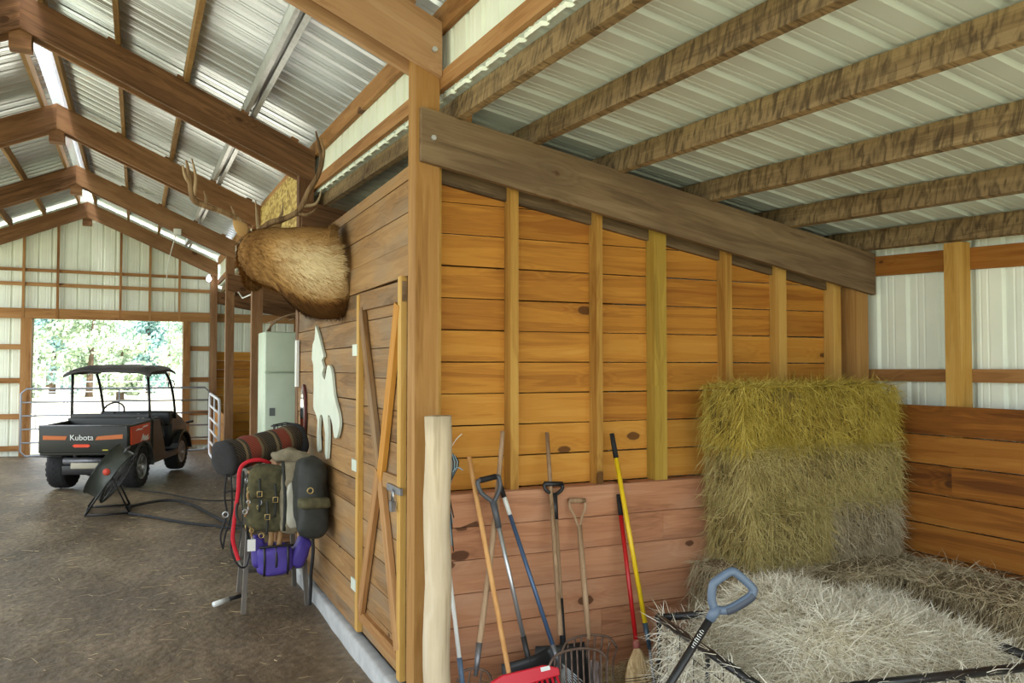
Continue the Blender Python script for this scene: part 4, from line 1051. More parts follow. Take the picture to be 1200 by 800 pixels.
antler([(.775, Y, 3.0), (.70, Y - .02, 3.09), (.58, Y - .08, 3.135), (.43, Y - .16, 3.16), (.36, Y - .19, 3.20), (.335, Y - .2, 3.34), (.31, Y - .2, 3.47)], [.024, .023, .021, .02, .024, .017, .006],
       [[(.36, Y - .19, 3.2), (.375, Y - .22, 3.34), (.345, Y - .24, 3.48)], [(.45, Y - .15, 3.165), (.455, Y - .12, 3.22), (.44, Y - .10, 3.28)], [(.72, Y - .01, 3.08), (.695, Y + .1, 3.13), (.66, Y + .16, 3.23)], [(.34, Y - .2, 3.30), (.30, Y - .22, 3.36), (.285, Y - .23, 3.43)], [(.755, Y, 3.03), (.74, Y + .15, 3.02), (.70, Y + .28, 3.10)]])
antler([(.835, Y, 3.0), (.93, Y - .02, 3.085), (1.04, Y - .08, 3.12), (1.14, Y - .12, 3.19), (1.20, Y - .16, 3.33), (1.265, Y - .18, 3.45), (1.295, Y - .2, 3.58), (1.27, Y - .2, 3.70), (1.245, Y - .2, 3.80)], [.024, .024, .023, .022, .022, .02, .02, .012, .005],
       [[(1.29, Y - .19, 3.54), (1.305, Y - .22, 3.64), (1.275, Y - .24, 3.74)], [(1.17, Y - .13, 3.22), (1.27, Y - .12, 3.25), (1.315, Y - .1, 3.37)], [(.98, Y - .05, 3.10), (1.03, Y + .06, 3.17), (1.05, Y + .1, 3.27)], [(.85, Y, 3.03), (.85, Y + .1, 3.14), (.845, Y + .16, 3.29)], [(1.10, Y - .1, 3.16), (1.20, Y - .16, 3.15), (1.27, Y - .2, 3.21)]])
for x in (.735, .965): blob('eye', (x, 6.86, 2.875), (.03, .04, .034), M['black'], elk, e=1, amp=0, nu=12, nv=8)
blob('nose_pad', (.895, 7.235, 2.665), (.085, .05, .085), M['black_rubber'], elk, e=.9, amp=0, nu=14, nv=10)
# ------------------------------------------------------------------ horse silhouette on the wall
HP = [(7.07, 2.32), (6.93, 2.23), (6.79, 2.11), (6.72, 2.05), (6.81, 2.02), (6.72, 1.96), (6.78, 1.91), (6.67, 1.86), (6.59, 1.97), (6.48, 1.97), (6.4, 1.9), (6.33, 1.75), (6.18, 1.63), (6.13, 1.55), (6.16, 1.49), (6.22, 1.43), (6.32, 1.43), (6.37, 1.51), (6.47, 1.58), (6.55, 1.57), (6.52, 1.44), (6.56, 1.24), (6.65, 1.27), (6.65, 1.43), (6.77, 1.57), (6.87, 1.55), (6.9, 1.41), (6.86, 1.28), (6.95, 1.27), (6.98, 1.38), (6.96, 1.52), (7.08, 1.59), (7.14, 1.63), (7.13, 1.8), (7.16, 1.99), (7.22, 2.03), (7.19, 2.16), (7.11, 2.2)]
sm = spline([V((a, 0, b)) for a, b in HP + HP[:1]], 2)[:-1]
Mh = Matrix.Translation((1.392, 0, 0)) @ Matrix.Rotation(math.pi / 2, 4, 'Z')
o = prism('horse_cutout', [(v.x, v.z) for v in sm], .02, M['white_aged'], None, Mh)
tag(o, 'pale painted cutout of a horse silhouette on the plank wall', 'wall art')
o = empty('wall_mirror', (1.395, 7.65, 1.3), 'narrow rounded mirror with dark red frame on the plank wall', 'mirror')
ov = [(7.65 + .11 * math.sin(a * math.pi / 10), 1.55 + .26 * math.cos(a * math.pi / 10)) for a in range(20)]
prism('mirror_frame', ov, .02, plain('mirror_red', srgb(96, 44, 40), .5), o, Mh)
prism('mirror_glass', [(7.65 + .08 * math.sin(a * math.pi / 10), 1.55 + .22 * math.cos(a * math.pi / 10)) for a in range(20)], .006, plain('mirror_glass', srgb(210, 214, 216), .05, 1.0), o, Mh @ Matrix.Translation((0, .012, 0)))
o = box('trim_1', 1.375, 1.40, 7.93, 8.02, 1.78, 2.22, M['white'], None); tag(o, 'short white trim strip at the far end of the plank wall', 'trim', kind='structure')

# ------------------------------------------------------------------ saddle rack with tack
M['rack'] = wood('rack_wood_grey', srgb(66, 60, 54), srgb(104, 98, 90), srgb(132, 124, 114), knots=.1)
rk = empty('saddle_rack', (1.05, 7.1, 0), 'weathered timber saddle rack with four legs by the wall', 'saddle rack')
for (x, y, x2, y2) in ((.80, 6.92, .86, 7.0), (1.31, 6.96, 1.25, 7.02), (.84, 7.62, .90, 7.56), (1.32, 7.62, 1.26, 7.56)):
    board('leg', (x, y, 0), (x2, y2, 1.02), .05, .035, M['rack'], rk, up=(0, 1, 0))
board('top_rail', (.72, 7.02, 1.03), (1.34, 7.02, 1.03), .09, .04, M['rack'], rk); board('top_rail', (.74, 7.56, 1.03), (1.34, 7.56, 1.03), .09, .04, M['rack'], rk)
board('cross_rail', (.88, 6.98, 1.09), (.88, 7.6, 1.09), .05, .07, M['rack'], rk); board('cross_rail', (1.24, 6.98, 1.09), (1.24, 7.6, 1.09), .05, .07, M['rack'], rk)
board('shelf', (.82, 7.3, .30), (1.30, 7.3, .30), .03, .5, M['rack'], rk)
# rolled saddle blanket
def blanket():
    t = NT('striped_blanket'); t.b.inputs['Roughness'].default_value = .95
    tc = t.n('ShaderNodeTexCoord'); sp_ = t.n('ShaderNodeSeparateXYZ'); t.l(tc.outputs['Object'], sp_.inputs[0])
    nz = t.n('ShaderNodeTexNoise'); nz.inputs['Scale'].default_value = 9; t.l(tc.outputs['Object'], nz.inputs['Vector'])
    w = t.math('FRACT', t.math('MULTIPLY', t.math('ADD', sp_.outputs[0], t.math('MULTIPLY', nz.outputs[0], .03)), 3.1))
    r = t.n('ShaderNodeValToRGB'); r.color_ramp.interpolation = 'CONSTANT'; e = r.color_ramp.elements
    st = [(0, srgb(28, 26, 26)), (.22, srgb(120, 104, 76)), (.30, srgb(44, 38, 34)), (.38, srgb(124, 42, 30)), (.72, srgb(110, 96, 70)), (.80, srgb(58, 44, 34)), (.9, srgb(26, 25, 25))]
    while len(e) < len(st): e.new(.5)
    for q, (a, c) in zip(e, st): q.position = a; q.color = c
    t.l(w, r.inputs[0])
    zz = t.math('FRACT', t.math('MULTIPLY', t.math('ADD', sp_.outputs[0], t.math('ABSOLUTE', sp_.outputs[2])), 40))
    t.l(t.mix(t.math('MULTIPLY', t.math('GREATER_THAN', zz, .6), .25), r.outputs[0], srgb(150, 130, 96)), t.b.inputs['Base Color']); return t.m
M['blanket'] = blanket()
p0, p1 = V((.66, 6.98, 1.245)), V((1.27, 7.38, 1.34)); xa = (p1 - p0).normalized(); ya = V((0, 0, 1)).cross(xa).normalized(); za_ = xa.cross(ya)
Mb = Matrix.Translation((p0 + p1) / 2) @ Matrix(((xa.x, ya.x, za_.x, 0), (xa.y, ya.y, za_.y, 0), (xa.z, ya.z, za_.z, 0), (0, 0, 0, 1))); Lb = (p1 - p0).length
bl = empty('saddle_blanket_roll', (.96, 7.18, 1.1), 'rolled striped saddle blanket, red and black, on the rack top', 'blanket')
v, f = tube_data([(-Lb / 2 + Lb * i / 14, 0, .006 * math.sin(i * 1.7)) for i in range(15)], [.125 + .006 * math.sin(i * 2.1) for i in range(15)], 22)
mesh('roll', v, f, M['blanket'], bl, True, center=False, M=Mb)
M['dark_felt'] = plain('dark_felt', srgb(38, 37, 38), .9, var=.2, fr=25)
for s in (-1, 1): blob('end_flap', (s * (Lb / 2 + .01), 0, -.01), (.10, .29, .29), M['dark_felt'], bl, e=.8, amp=.012, M=Mb)
# tack hanging in front
M['camo'] = plain('camo_canvas', srgb(78, 74, 50), .9, var=.55, fr=16)
M['canvas'] = plain('grey_canvas', srgb(134, 124, 102), .85, var=.25, fr=12)
M['dark_nylon'] = plain('dark_nylon', srgb(44, 46, 42), .7, var=.3, fr=14)
M['leather'] = plain('tan_leather', srgb(150, 116, 72), .6, var=.2, fr=20)
M['brass'] = plain('brass', srgb(200, 176, 116), .35, .8)
b = empty('camo_bag', (.98, 6.80, .7), 'olive camouflage saddle bag with brass buckles hanging from the rack', 'bag')
blob('pouch', (.935, 6.80, .93), (.30, .22, .52), M['camo'], b, e=.6, amp=.03, fr=7, sag=.12, seed=3)
blob('flap', (.935, 6.70, 1.06), (.27, .08, .26), M['camo'], b, e=.6, amp=.02, fr=9, seed=5)
for x, z in ((.88, .98), (1.0, .93), (.94, .80)):
    tube('strap', [(x, 6.66, z + .12), (x + .005, 6.655, z), (x, 6.67, z - .14)], .010, M['dark_nylon'], b, 6, n=4, flat=.35)
    tube('buckle', [(x - .018, 6.645, z + .02), (x + .018, 6.645, z + .02), (x + .018, 6.645, z - .02), (x - .018, 6.645, z - .02)], .004, M['brass'], b, 6, closed=True)
b = empty('canvas_bag', (1.17, 6.8, .66), 'grey tan canvas pack with clear pocket hanging beside the camouflage bag', 'bag')
blob('pouch', (1.135, 6.74, .93), (.19, .2, .56), M['canvas'], b, e=.5, amp=.025, fr=7, seed=8)
blob('clear_pocket', (1.14, 6.645, .88), (.12, .04, .36), plain('clear_vinyl', srgb(176, 172, 156), .15), b, e=.5, amp=.01, fr=12)
blob('rolled_top', (1.14, 6.80, 1.24), (.30, .18, .13), M['canvas'], b, e=.8, amp=.03, fr=11, seed=2)
tube('strap', [(1.06, 6.68, 1.22), (1.07, 6.63, .95), (1.07, 6.66, .68)], .014, M['dark_nylon'], b, 6, n=4, flat=.4)
b = empty('black_saddle_bag', (1.28, 6.62, .66), 'bulky black saddle bag with front pocket against the plank wall', 'bag')
blob('pouch', (1.26, 6.62, .95), (.25, .44, .60), M['dark_nylon'], b, e=.6, amp=.03, fr=6, seed=11)
blob('pocket', (1.255, 6.46, .80), (.23, .20, .30), M['dark_nylon'], b, e=.55, amp=.02, fr=9, seed=12)
blob('pocket_band', (1.255, 6.43, .925), (.24, .18, .09), M['camo'], b, e=.5, amp=.01, fr=9, seed=13)
tube('ring', [(1.22 + .022 * math.cos(a), 6.39, 1.02 + .022 * math.sin(a)) for a in [i * .628 for i in range(10)]], .005, M['brass'], b, 6, closed=True)
tube('drawstring', [(1.28, 6.60, .68), (1.285, 6.60, .5), (1.275, 6.62, .35), (1.28, 6.66, .2), (1.275, 6.66, .08)], .014, M['black_rubber'], b, 6, n=4)
M['purple'] = plain('purple_nylon', srgb(74, 58, 148), .6, var=.18, fr=10)
b = empty('purple_bag', (1.03, 6.86, .28), 'purple nylon saddle bag with black trim hanging under the rack', 'bag')
blob('pouch', (1.02, 6.80, .44), (.27, .2, .24), M['purple'], b, e=.5, amp=.015, fr=8, seed=21)
blob('pouch', (1.22, 6.82, .47), (.13, .2, .25), M['purple'], b, e=.55, amp=.015, fr=8, rot=(0, .45, 0), seed=22)
blob('pouch', (.90, 6.86, .50), (.10, .16, .26), M['purple'], b, e=.6, amp=.015, fr=8, seed=23)
for x in (.93, 1.02, 1.11): tube('trim_strap', [(x, 6.72, .56), (x, 6.695, .44), (x, 6.72, .325)], .010, M['black'], b, 6, n=4, flat=.4)
tube('rim', [(.89, 6.70, .555), (1.02, 6.69, .56), (1.15, 6.70, .555)], .010, M['black'], b, 6, n=4)
for x0, x1 in ((.98, .97), (1.05, 1.03)): tube('hanging_strap', [(x0, 6.78, .80), (x0 + .01, 6.76, .66), (x1, 6.72, .50)], .022, M['leather'], b, 6, n=4, flat=.25)
M['red_web'] = plain('red_webbing', srgb(196, 22, 40), .7)
b = tube('red_lead_rope', [(.99, 6.84, 1.19), (.90, 6.78, 1.23), (.80, 6.76, 1.22), (.745, 6.76, 1.16), (.735, 6.76, 1.0), (.715, 6.77, .82), (.70, 6.78, .64), (.72, 6.78, .54), (.745, 6.77, .46)], .0155, M['red_web'], None, 8, n=6, flat=.45)
tag(b, 'bright red webbing lead draped down the end of the rack', 'strap')
hal = empty('halter_bundle', (.83, 6.78, .6), 'tangle of dark halters with metal rings at the rack end', 'halter')
rg = random.Random(9)
for i in range(14):
    x = .77 + rg.uniform(0, .12); z = 1.16 - rg.uniform(0, .08); y = 6.80 - rg.uniform(.0, .09)
    pts = [(x, y, z)]
    L = rg.uniform(.3, .62)
    for k in range(1, 5): pts.append((x + rg.gauss(0, .018), y + rg.gauss(0, .015), z - L * k / 4))
    tube('strap', pts, rg.uniform(.006, .011), [M['dark_nylon'], M['leather'], M['camo'], M['black']][i % 4], hal, 6, n=4, flat=.5)
for i in range(16):
    c = V((.77 + rg.uniform(0, .14), 6.68 + rg.uniform(0, .03), .60 + rg.uniform(0, .52))); r_ = rg.uniform(.012, .022); ph = rg.uniform(0, 3)
    tube('ring', [c + V((r_ * math.cos(a) * math.cos(ph), r_ * math.cos(a) * math.sin(ph) * .5, r_ * math.sin(a))) for a in [q * .785 for q in range(8)]], .004, M['brass'] if i % 2 else M['steel'], hal, 5, closed=True)
box('paper_tag', .795, .855, 6.655, 6.66, .545, .635, M['white'], hal)
hr = empty('halter', (.66, 6.95, .6), 'black rope halter hanging off the blanket roll end', 'halter')
for dx in (0, .035): tube('strap', [(.66 + dx, 6.90, 1.12), (.645 + dx * 1.6, 6.89, .95), (.665 + dx, 6.9, .80), (.62 + dx, 6.9, .64), (.64, 6.9, .53)], .008, M['black_rubber'], hr, 6, n=4)
tube('noseband', [(.64, 6.9, .97), (.70, 6.88, .985), (.75, 6.9, .97)], .008, M['black_rubber'], hr, 6, n=4)
tube('ring', [(.655 + .022 * math.cos(a), 6.895, .80 + .022 * math.sin(a)) for a in [i * .785 for i in range(8)]], .006, M['steel'], hr, 6, closed=True)
tr = tube('rein', [(.745, 6.82, .9), (.70, 6.80, .75), (.69, 6.8, .55), (.74, 6.79, .42), (.80, 6.8, .40), (.83, 6.8, .5)], .008, M['black'], None, 6, n=5)
tag(tr, 'black leather rein looped under the red lead', 'rein')
o = empty('white_tube', (.62, 7.0, 0), 'short white tube with black cap lying on the dirt floor', 'tube')
tube('barrel', [(.60, 7.18, .03), (.72, 7.28, .03)], .022, M['white'], o, 10); tube('cap', [(.72, 7.28, .03), (.88, 7.40, .03)], .018, M['black_plastic'], o, 10)
wf_ = empty('wire_basket', (1.55, 10.2, 1.2), 'black wire basket standing before the refrigerator', 'basket')
for k in range(7):
    a = -1.2 + .4 * k; tube('wire', [(1.60 + .17 * math.sin(a * .9), 9.8, 1.22), (1.60 + .15 * math.sin(a), 9.8, 1.22 + .10 * math.cos(a * .6))], .006, M['black'], wf_, 5)
tube('rim', [(1.60 + .18 * math.cos(a), 9.8 + .12 * math.sin(a), 1.32 - .03 * abs(math.cos(a))) for a in [q * .524 for q in range(12)]], .008, M['black'], wf_, 6, closed=True)
tube('rim', [(1.60 + .18 * math.cos(a), 9.8 + .12 * math.sin(a), 1.21) for a in [q * .524 for q in range(12)]], .008, M['black'], wf_, 6, closed=True)
for k in range(5): tube('wire', [(1.60 + .18 * math.cos(k * 1.25), 9.8 + .12 * math.sin(k * 1.25), 1.21), (1.60 + .18 * math.cos(k * 1.25), 9.8 + .12 * math.sin(k * 1.25), 1.31)], .005, M['black'], wf_, 5)
o = empty('feed_bin', (1.6, 9.8, 0), 'dark wooden feed bin in front of the refrigerator', 'bin')
box('bin_body', 1.44, 1.95, 9.55, 10.1, 0.0, 1.14, M['rafter'], o, bev=.01); box('bin_lid', 1.42, 1.97, 9.53, 10.12, 1.14, 1.20, M['rafter'], o, bev=.01)

# ------------------------------------------------------------------ refrigerator on its stand
fr = empty('refrigerator', (1.84, 11.0, .62), 'old pale green white refrigerator with top freezer, raised on a stand', 'refrigerator')
M['fridge'] = plain('fridge_enamel', srgb(198, 212, 190), .4, var=.05, fr=4)
box('cabinet', 1.46, 2.2, 10.72, 11.3, .62, 2.42, M['fridge'], fr, bev=.015)
d_ = box('freezer_door', 1.465, 2.195, 10.66, 10.715, 1.91, 2.41, M['fridge'], fr, bev=.012); box('handle', 2.12, 2.16, 10.62, 10.66, 1.95, 2.2, M['steel'], d_)
d_ = box('main_door', 1.465, 2.195, 10.66, 10.715, .68, 1.895, M['fridge'], fr, bev=.012); box('handle', 2.12, 2.16, 10.62, 10.66, 1.4, 1.85, M['steel'], d_)
box('sticker', 1.52, 1.59, 10.655, 10.66, 1.36, 1.46, plain('sticker_grey', srgb(104, 112, 110), .6), d_)
st = empty('fridge_stand', (1.84, 11.0, 0), 'low timber platform carrying the refrigerator', 'stand')
for z in (.1, .3, .5): board('slat', (1.46, 10.72, z + .05), (2.2, 10.72, z + .05), .16, .03, M['rafter'], st); board('slat', (1.46, 11.3, z + .05), (2.2, 11.3, z + .05), .16, .03, M['rafter'], st)
box('deck', 1.46, 2.2, 10.70, 11.32, .58, .618, M['rafter'], st)
o = empty('wall_rack', (1.9, 10.9, 2.45), 'arched brown wicker rack sitting on the refrigerator', 'rack')
for k in range(6): tube('arch', [(1.50 + .02 * k, 10.8 + .08 * k, 2.425), (1.62, 10.8 + .08 * k, 2.56), (1.85, 10.8 + .08 * k, 2.66), (2.1, 10.8 + .08 * k, 2.60), (2.18, 10.8 + .08 * k, 2.425)], .012, M['handle_wood'], o, 6, n=3)
for k in range(5): tube('cross_bar', [(1.56 + .14 * k, 10.8, 2.55 + .05 * math.sin(k)), (1.56 + .14 * k, 11.2, 2.55 + .05 * math.sin(k))], .01, M['handle_wood'], o, 6)
# ------------------------------------------------------------------ small fittings in the roof
o = empty('gable_lamp', (1.37, 18.3, 3.85), 'small white lamp fixed to the corner post of the far gable', 'lamp')
box('lamp_base', 1.33, 1.40, 18.40, 18.46, 3.80, 3.95, M['white'], o, bev=.01)
blob('bulb', (1.36, 18.36, 3.84), (.10, .08, .12), plain('bulb_glow', srgb(240, 240, 255), .3, emis=(.85, .9, 1, 1), es=6), o, e=1, amp=0, nu=14, nv=10)
o = empty('junction_box', (.62, 15.08, 4.25), 'white junction box with a drooping cord under the roof', 'fitting')
box('box', .54, .66, 15.02, 15.09, 4.23, 4.33, M['white'], o, bev=.008); tube('cord', [(.58, 15.05, 4.24), (.52, 15.1, 4.0), (.46, 15.2, 3.7), (.45, 15.3, 3.5)], .008, M['white'], o, 6, n=5)
cn = tube('conduit', [(1.555, 14.6, 3.25), (1.555, 14.0, 3.1), (1.555, 12.2, 3.05), (1.555, 12.1, 1.9), (1.555, 11.6, 1.86)], .012, M['white'], None, 8); tag(cn, 'thin white conduit running between the aisle posts', 'conduit')

# ------------------------------------------------------------------ hoses and cable
def fz(x, y): return floor_z(x, y) + .012
def floor_line(pts): return [(x, y, fz(x, y) + .012) for x, y in pts]
o = tube('hose', floor_line([(-.10, 12.25), (.15, 12.5), (.45, 12.6), (.70, 12.2), (.92, 11.3), (1.05, 10.8), (1.3, 10.5)]), .02, M['black_rubber'], None, 8, n=8); tag(o, 'thick black hose curving across the dirt floor', 'hose')
o = tube('hose', floor_line([(-.15, 11.95), (.2, 11.5), (.55, 11.0), (.85, 10.7), (1.1, 10.45), (1.3, 10.3)]), .018, M['black_rubber'], None, 8, n=8); tag(o, 'straighter black hose running from the drum fan to the wall', 'hose')
o = tube('cable', floor_line([(.05, 13.6), (.4, 13.2), (.75, 12.6), (1.0, 12.35), (1.35, 12.3)]), .010, M['black_rubber'], None, 6, n=8); tag(o, 'thin dark cable behind the hoses near the vehicle wheel', 'cable')
# ------------------------------------------------------------------ drum fan
M['fan_dark'] = plain('fan_green_grey', srgb(62, 66, 60), .4, .3, var=.15, fr=10)
fx, fy = -.33, 12.2; gz = floor_z(fx, fy)
fan = empty('drum_fan', (fx, fy, gz), 'dark tilted drum fan on a black tube stand', 'fan')
FA = V((-.80, .24, .52)).normalized()        # axis of the drum (tilted up)
FC = V((fx + .04, fy, gz + .50)); xx = V((0, 1, 0)); xx = (xx - FA * xx.dot(FA)).normalized(); yy = FA.cross(xx)
Mf = Matrix.Translation(FC) @ Matrix(((xx.x, yy.x, FA.x, 0), (xx.y, yy.y, FA.y, 0), (xx.z, yy.z, FA.z, 0), (0, 0, 0, 1)))
R_ = .36; n = 32; vs, fs = [], []
for r, z in ((R_ + .02, -.12), (R_, -.105), (R_, .105), (R_ + .02, .12), (R_ - .01, .12), (R_ - .015, 0), (R_ - .01, -.12)):
    for k in range(n): a = 2 * math.pi * k / n; vs.append(Mf @ V((r * math.cos(a), r * math.sin(a), z)))
for j in range(7):
    for k in range(n): fs.append((j * n + k, j * n + (k + 1) % n, ((j + 1) % 7) * n + (k + 1) % n, ((j + 1) % 7) * n + k))
mesh('drum', vs, fs, M['fan_dark'], fan, True)
for z in (-.12, .12):
    d = [tube_data([Mf @ V((r * math.cos(2 * math.pi * k / 24), r * math.sin(2 * math.pi * k / 24), z)) for k in range(24)], .004, 4, closed=True) for r in (.06, .12, .18, .24, .30)]
    d += [tube_data([Mf @ V((.05 * math.cos(a), .05 * math.sin(a), z)), Mf @ V((R_ * math.cos(a), R_ * math.sin(a), z))], .004, 4) for a in [k * math.pi / 6 for k in range(12)]]
    multi('grille', d, M['steel_dull'], fan)
lathe('motor', [(.05, -.10), (.07, -.09), (.07, .06), (.05, .07)], M['black'], fan, 16, Mf)
for k in range(4):
    a = k * math.pi / 2; ca_, sa_ = math.cos(a), math.sin(a)
    vs = [Mf @ V((r * ca_ - w * sa_, r * sa_ + w * ca_, h)) for r, w, h in ((.06, -.04, -.03), (.06, .04, .03), (.28, .09, .04), (.28, -.09, -.04))]
    vs += [v + Mf.to_3x3() @ V((0, 0, .004)) for v in vs]; mesh('blade', vs, BOXF, M['steel_dull'], fan)
pr_ = Mf @ V((R_ * math.cos(-2.2), R_ * math.sin(-2.2), 0))
for s in (-1, 1):
    side = V((0, 1, 0)) * s * .36
    top = V((FC.x + .02, fy, FC.z)) + side
    tube('stand_leg', [V((fx - .24, fy, gz + .02)) + side, top, V((fx + .27, fy, gz + .02)) + side], .014, M['black'], fan, 8)
tube('stand_foot', [(fx - .24, fy - .36, gz + .016), (fx - .24, fy + .36, gz + .016)], .014, M['black'], fan, 8); tube('stand_foot', [(fx + .27, fy - .36, gz + .016), (fx + .27, fy + .36, gz + .016)], .014, M['black'], fan, 8)
for s in (-1, 1): tube('base_bar', [(fx - .24, fy + s * .36, gz + .016), (fx + .27, fy + s * .36, gz + .016)], .014, M['black'], fan, 8)
# badge on the drum wall facing the viewer, handle on top
bd = V((-.25, -1, .25)); bd = Mf.to_3x3().inverted() @ bd; an = math.atan2(bd.y, bd.x)
Mbad = Mf @ Matrix.Rotation(an, 4, 'Z') @ Matrix.Translation((R_ + .002, 0, -.02)) @ Matrix.Rotation(math.pi / 2, 4, 'Y')
lathe('badge', [(.045, 0), (.045, .004)], plain('badge_red', srgb(200, 70, 50), .5), fan, 16, Mbad)
for an2 in (1.2, 1.9):
    q = Mf @ V((R_ * math.cos(an2), R_ * math.sin(an2), .05)); 
tp = [Mf @ V(((R_ + h) * math.cos(a), (R_ + h) * math.sin(a), -.02)) for a, h in ((an + 1.0, .0), (an + 1.05, .06), (an + 1.3, .06), (an + 1.35, 0))]
tube('carry_handle', tp, .012, M['steel_dull'], fan, 8)

# ------------------------------------------------------------------ utility vehicle (local: x right, y forward, z up, origin under rear axle)
VP = V((-.50, 14.2, floor_z(0, 14.2))); VR = math.radians(-21)
MV = Matrix.Translation(VP) @ Matrix.Rotation(VR, 4, 'Z') @ Matrix.Rotation(math.radians(1.7), 4, 'X')
car = empty('utility_vehicle', VP, 'black utility vehicle with roof canopy and orange striped cargo bed', 'vehicle', rz=VR)
M['car_black'] = plain('car_black', srgb(24, 25, 25), .35, var=.1, fr=6)
M['car_olive'] = plain('bed_dark_olive', srgb(34, 36, 31), .45)
M['orange'] = plain('orange_paint', srgb(222, 72, 30), .4)
M['stripe'] = plain('orange_stripe', srgb(196, 104, 44), .45)
M['tyre'] = plain('tyre', srgb(30, 30, 31), .85, var=.25, fr=30)
M['rim'] = plain('alloy_rim', srgb(168, 170, 174), .3, .8)
def vb(name, x0, x1, y0, y1, z0, z1, mat, parent, bev=.012): return box(name, x0, x1, y0, y1, z0, z1, mat, parent, MV, bev)
def vt(name, pts, r, mat, parent, **k): return tube(name, [MV @ V(p) for p in pts], r, mat, parent, **k)
def make_wheel(x, y, w, R):
    s = 1 if x > 0 else -1
    Mw = MV @ Matrix.Translation((x, y, R)) @ Matrix.Rotation(s * math.pi / 2, 4, 'Y')
    h = w / 2
    ty = lathe('wheel', [(R * .58, -h * .9), (R * .80, -h), (R * .95, -h * .9), (R * .985, -h * .6), (R * .985, h * .6), (R * .95, h * .9), (R * .80, h), (R * .58, h * .9), (R * .56, h * .5), (R * .56, -h * .5)], M['tyre'], car, 36, Mw)
    d = []
    for k in range(22):
        for sd in (-1, 1):
            a = 2 * math.pi * (k + (.5 if sd > 0 else 0)) / 22; c_, s_ = math.cos(a), math.sin(a); ww = .022
            q = []
            for rr in (R * .95, R * 1.0):
                for tt, zz in ((-ww, sd * h * .98), (ww, sd * h * .98), (ww * 1.0 + .012, sd * h * .12), (-ww + .012, sd * h * .12)):
                    rq = rr - (.02 if abs(zz) > h * .5 else 0); q.append((rq * c_ - tt * s_, rq * s_ + tt * c_, zz))
            d.append((q, BOXF))
    multi('tread', d, M['tyre'], ty, M=Mw)
    rm = lathe('rim', [(R * .58, h * .55), (R * .60, h * .92), (R * .55, h * .94), (R * .50, h * .6), (R * .48, h * .45)], M['rim'], ty, 32, Mw, caps=False)
    lathe('rim_back', [(.02, h * .42), (R * .56, h * .42), (R * .56, h * .40), (.02, h * .40)], M['black'], ty, 24, Mw)
    for k in range(7):
        a = 2 * math.pi * k / 7
        for da in (-.09, .09):
            v, f = tube_data([(R * .10 * math.cos(a), R * .10 * math.sin(a), h * .62), (R * .54 * math.cos(a + da * 1.6), R * .54 * math.sin(a + da * 1.6), h * .78)], .011, 6); mesh('spoke', v, f, M['rim'], ty, True, center=False, M=Mw)
    lathe('hub', [(R * .16, h * .5), (R * .15, h * .74), (R * .06, h * .78)], M['rim'], ty, 16, Mw)
TW = 1.04
for x in (-TW / 2, TW / 2):
    make_wheel(x, 0, .27, .325); make_wheel(x, 1.86, .23, .315)
# chassis
vb('chassis', -.36, .36, -.42, 2.1, .26, .40, M['black'], car)
vt('rear_axle', [(-TW / 2, 0, .30), (TW / 2, 0, .30)], .05, M['black'], car, seg=10); vt('front_axle', [(-TW / 2, 1.86, .29), (TW / 2, 1.86, .29)], .03, M['black'], car, seg=10)
blob('transaxle', MV @ V((0, -.05, .33)), (.40, .34, .28), M['black'], car, e=.6, amp=.01)
vb('hitch_plate', -.20, .20, -.50, -.46, .36, .45, plain('hitch_pale', srgb(176, 170, 150), .5), car)
vt('muffler', [(-.35, -.36, .46), (.30, -.36, .46)], .055, M['steel_dull'], car, seg=12)
for x in (-.30, .30): vt('shock', [(x, -.08, .32), (x * .9, -.22, .62)], .028, M['steel_dull'], car, seg=8)
# cargo bed
bed = vb('cargo_bed', -.64, .64, -.50, .40, .56, .62, M['car_olive'], car)
for x in (-.64, .60):
    vb('bed_side', x, x + .04, -.50, .40, .60, 1.00, M['car_olive'], bed)
vb('bed_front', -.64, .64, .37, .41, .60, 1.04, M['car_olive'], bed)
tg = vb('tailgate', -.64, .64, -.54, -.50, .60, 1.00, M['car_olive'], car, bev=.015)
vt('gate_cap', [(-.64, -.52, 1.0), (.64, -.52, 1.0)], .014, M['steel_dull'], tg, seg=8)
prism('stripe', [(-.57, .80), (-.25, .795), (-.225, .85), (-.57, .86)], .006, M['stripe'], tg, MV @ Matrix.Translation((0, -.544, 0)))
prism('stripe', [(.57, .875), (.205, .845), (.175, .79), (.57, .81)], .006, M['stripe'], tg, MV @ Matrix.Translation((0, -.544, 0)))
prism('reflector', [(-.13, .71), (-.10, .685), (.10, .685), (.13, .71), (.10, .73), (-.10, .73)], .01, plain('lamp_red', srgb(230, 66, 30), .25), tg, MV @ Matrix.Translation((-.02, -.546, 0)))
prism('yellow_decal', [(.28, .635), (.36, .635), (.36, .652), (.28, .652)], .006, plain('decal_yellow', srgb(190, 180, 60), .5), tg, MV @ Matrix.Translation((0, -.544, 0)))
text_mesh('lettering', 'Kubota', .115, M['white'], tg, MV @ Matrix.Translation((-.02, -.544, .825)) @ Matrix.Rotation(math.pi / 2, 4, 'X'))
op = prism('side_panel', [(-.44, .70), (.28, .70), (.30, .97), (-.46, .97)], .02, M['orange'], car, MV @ Matrix.Translation((.648, 0, 0)) @ Matrix.Rotation(math.pi / 2, 4, 'Z'), .006)
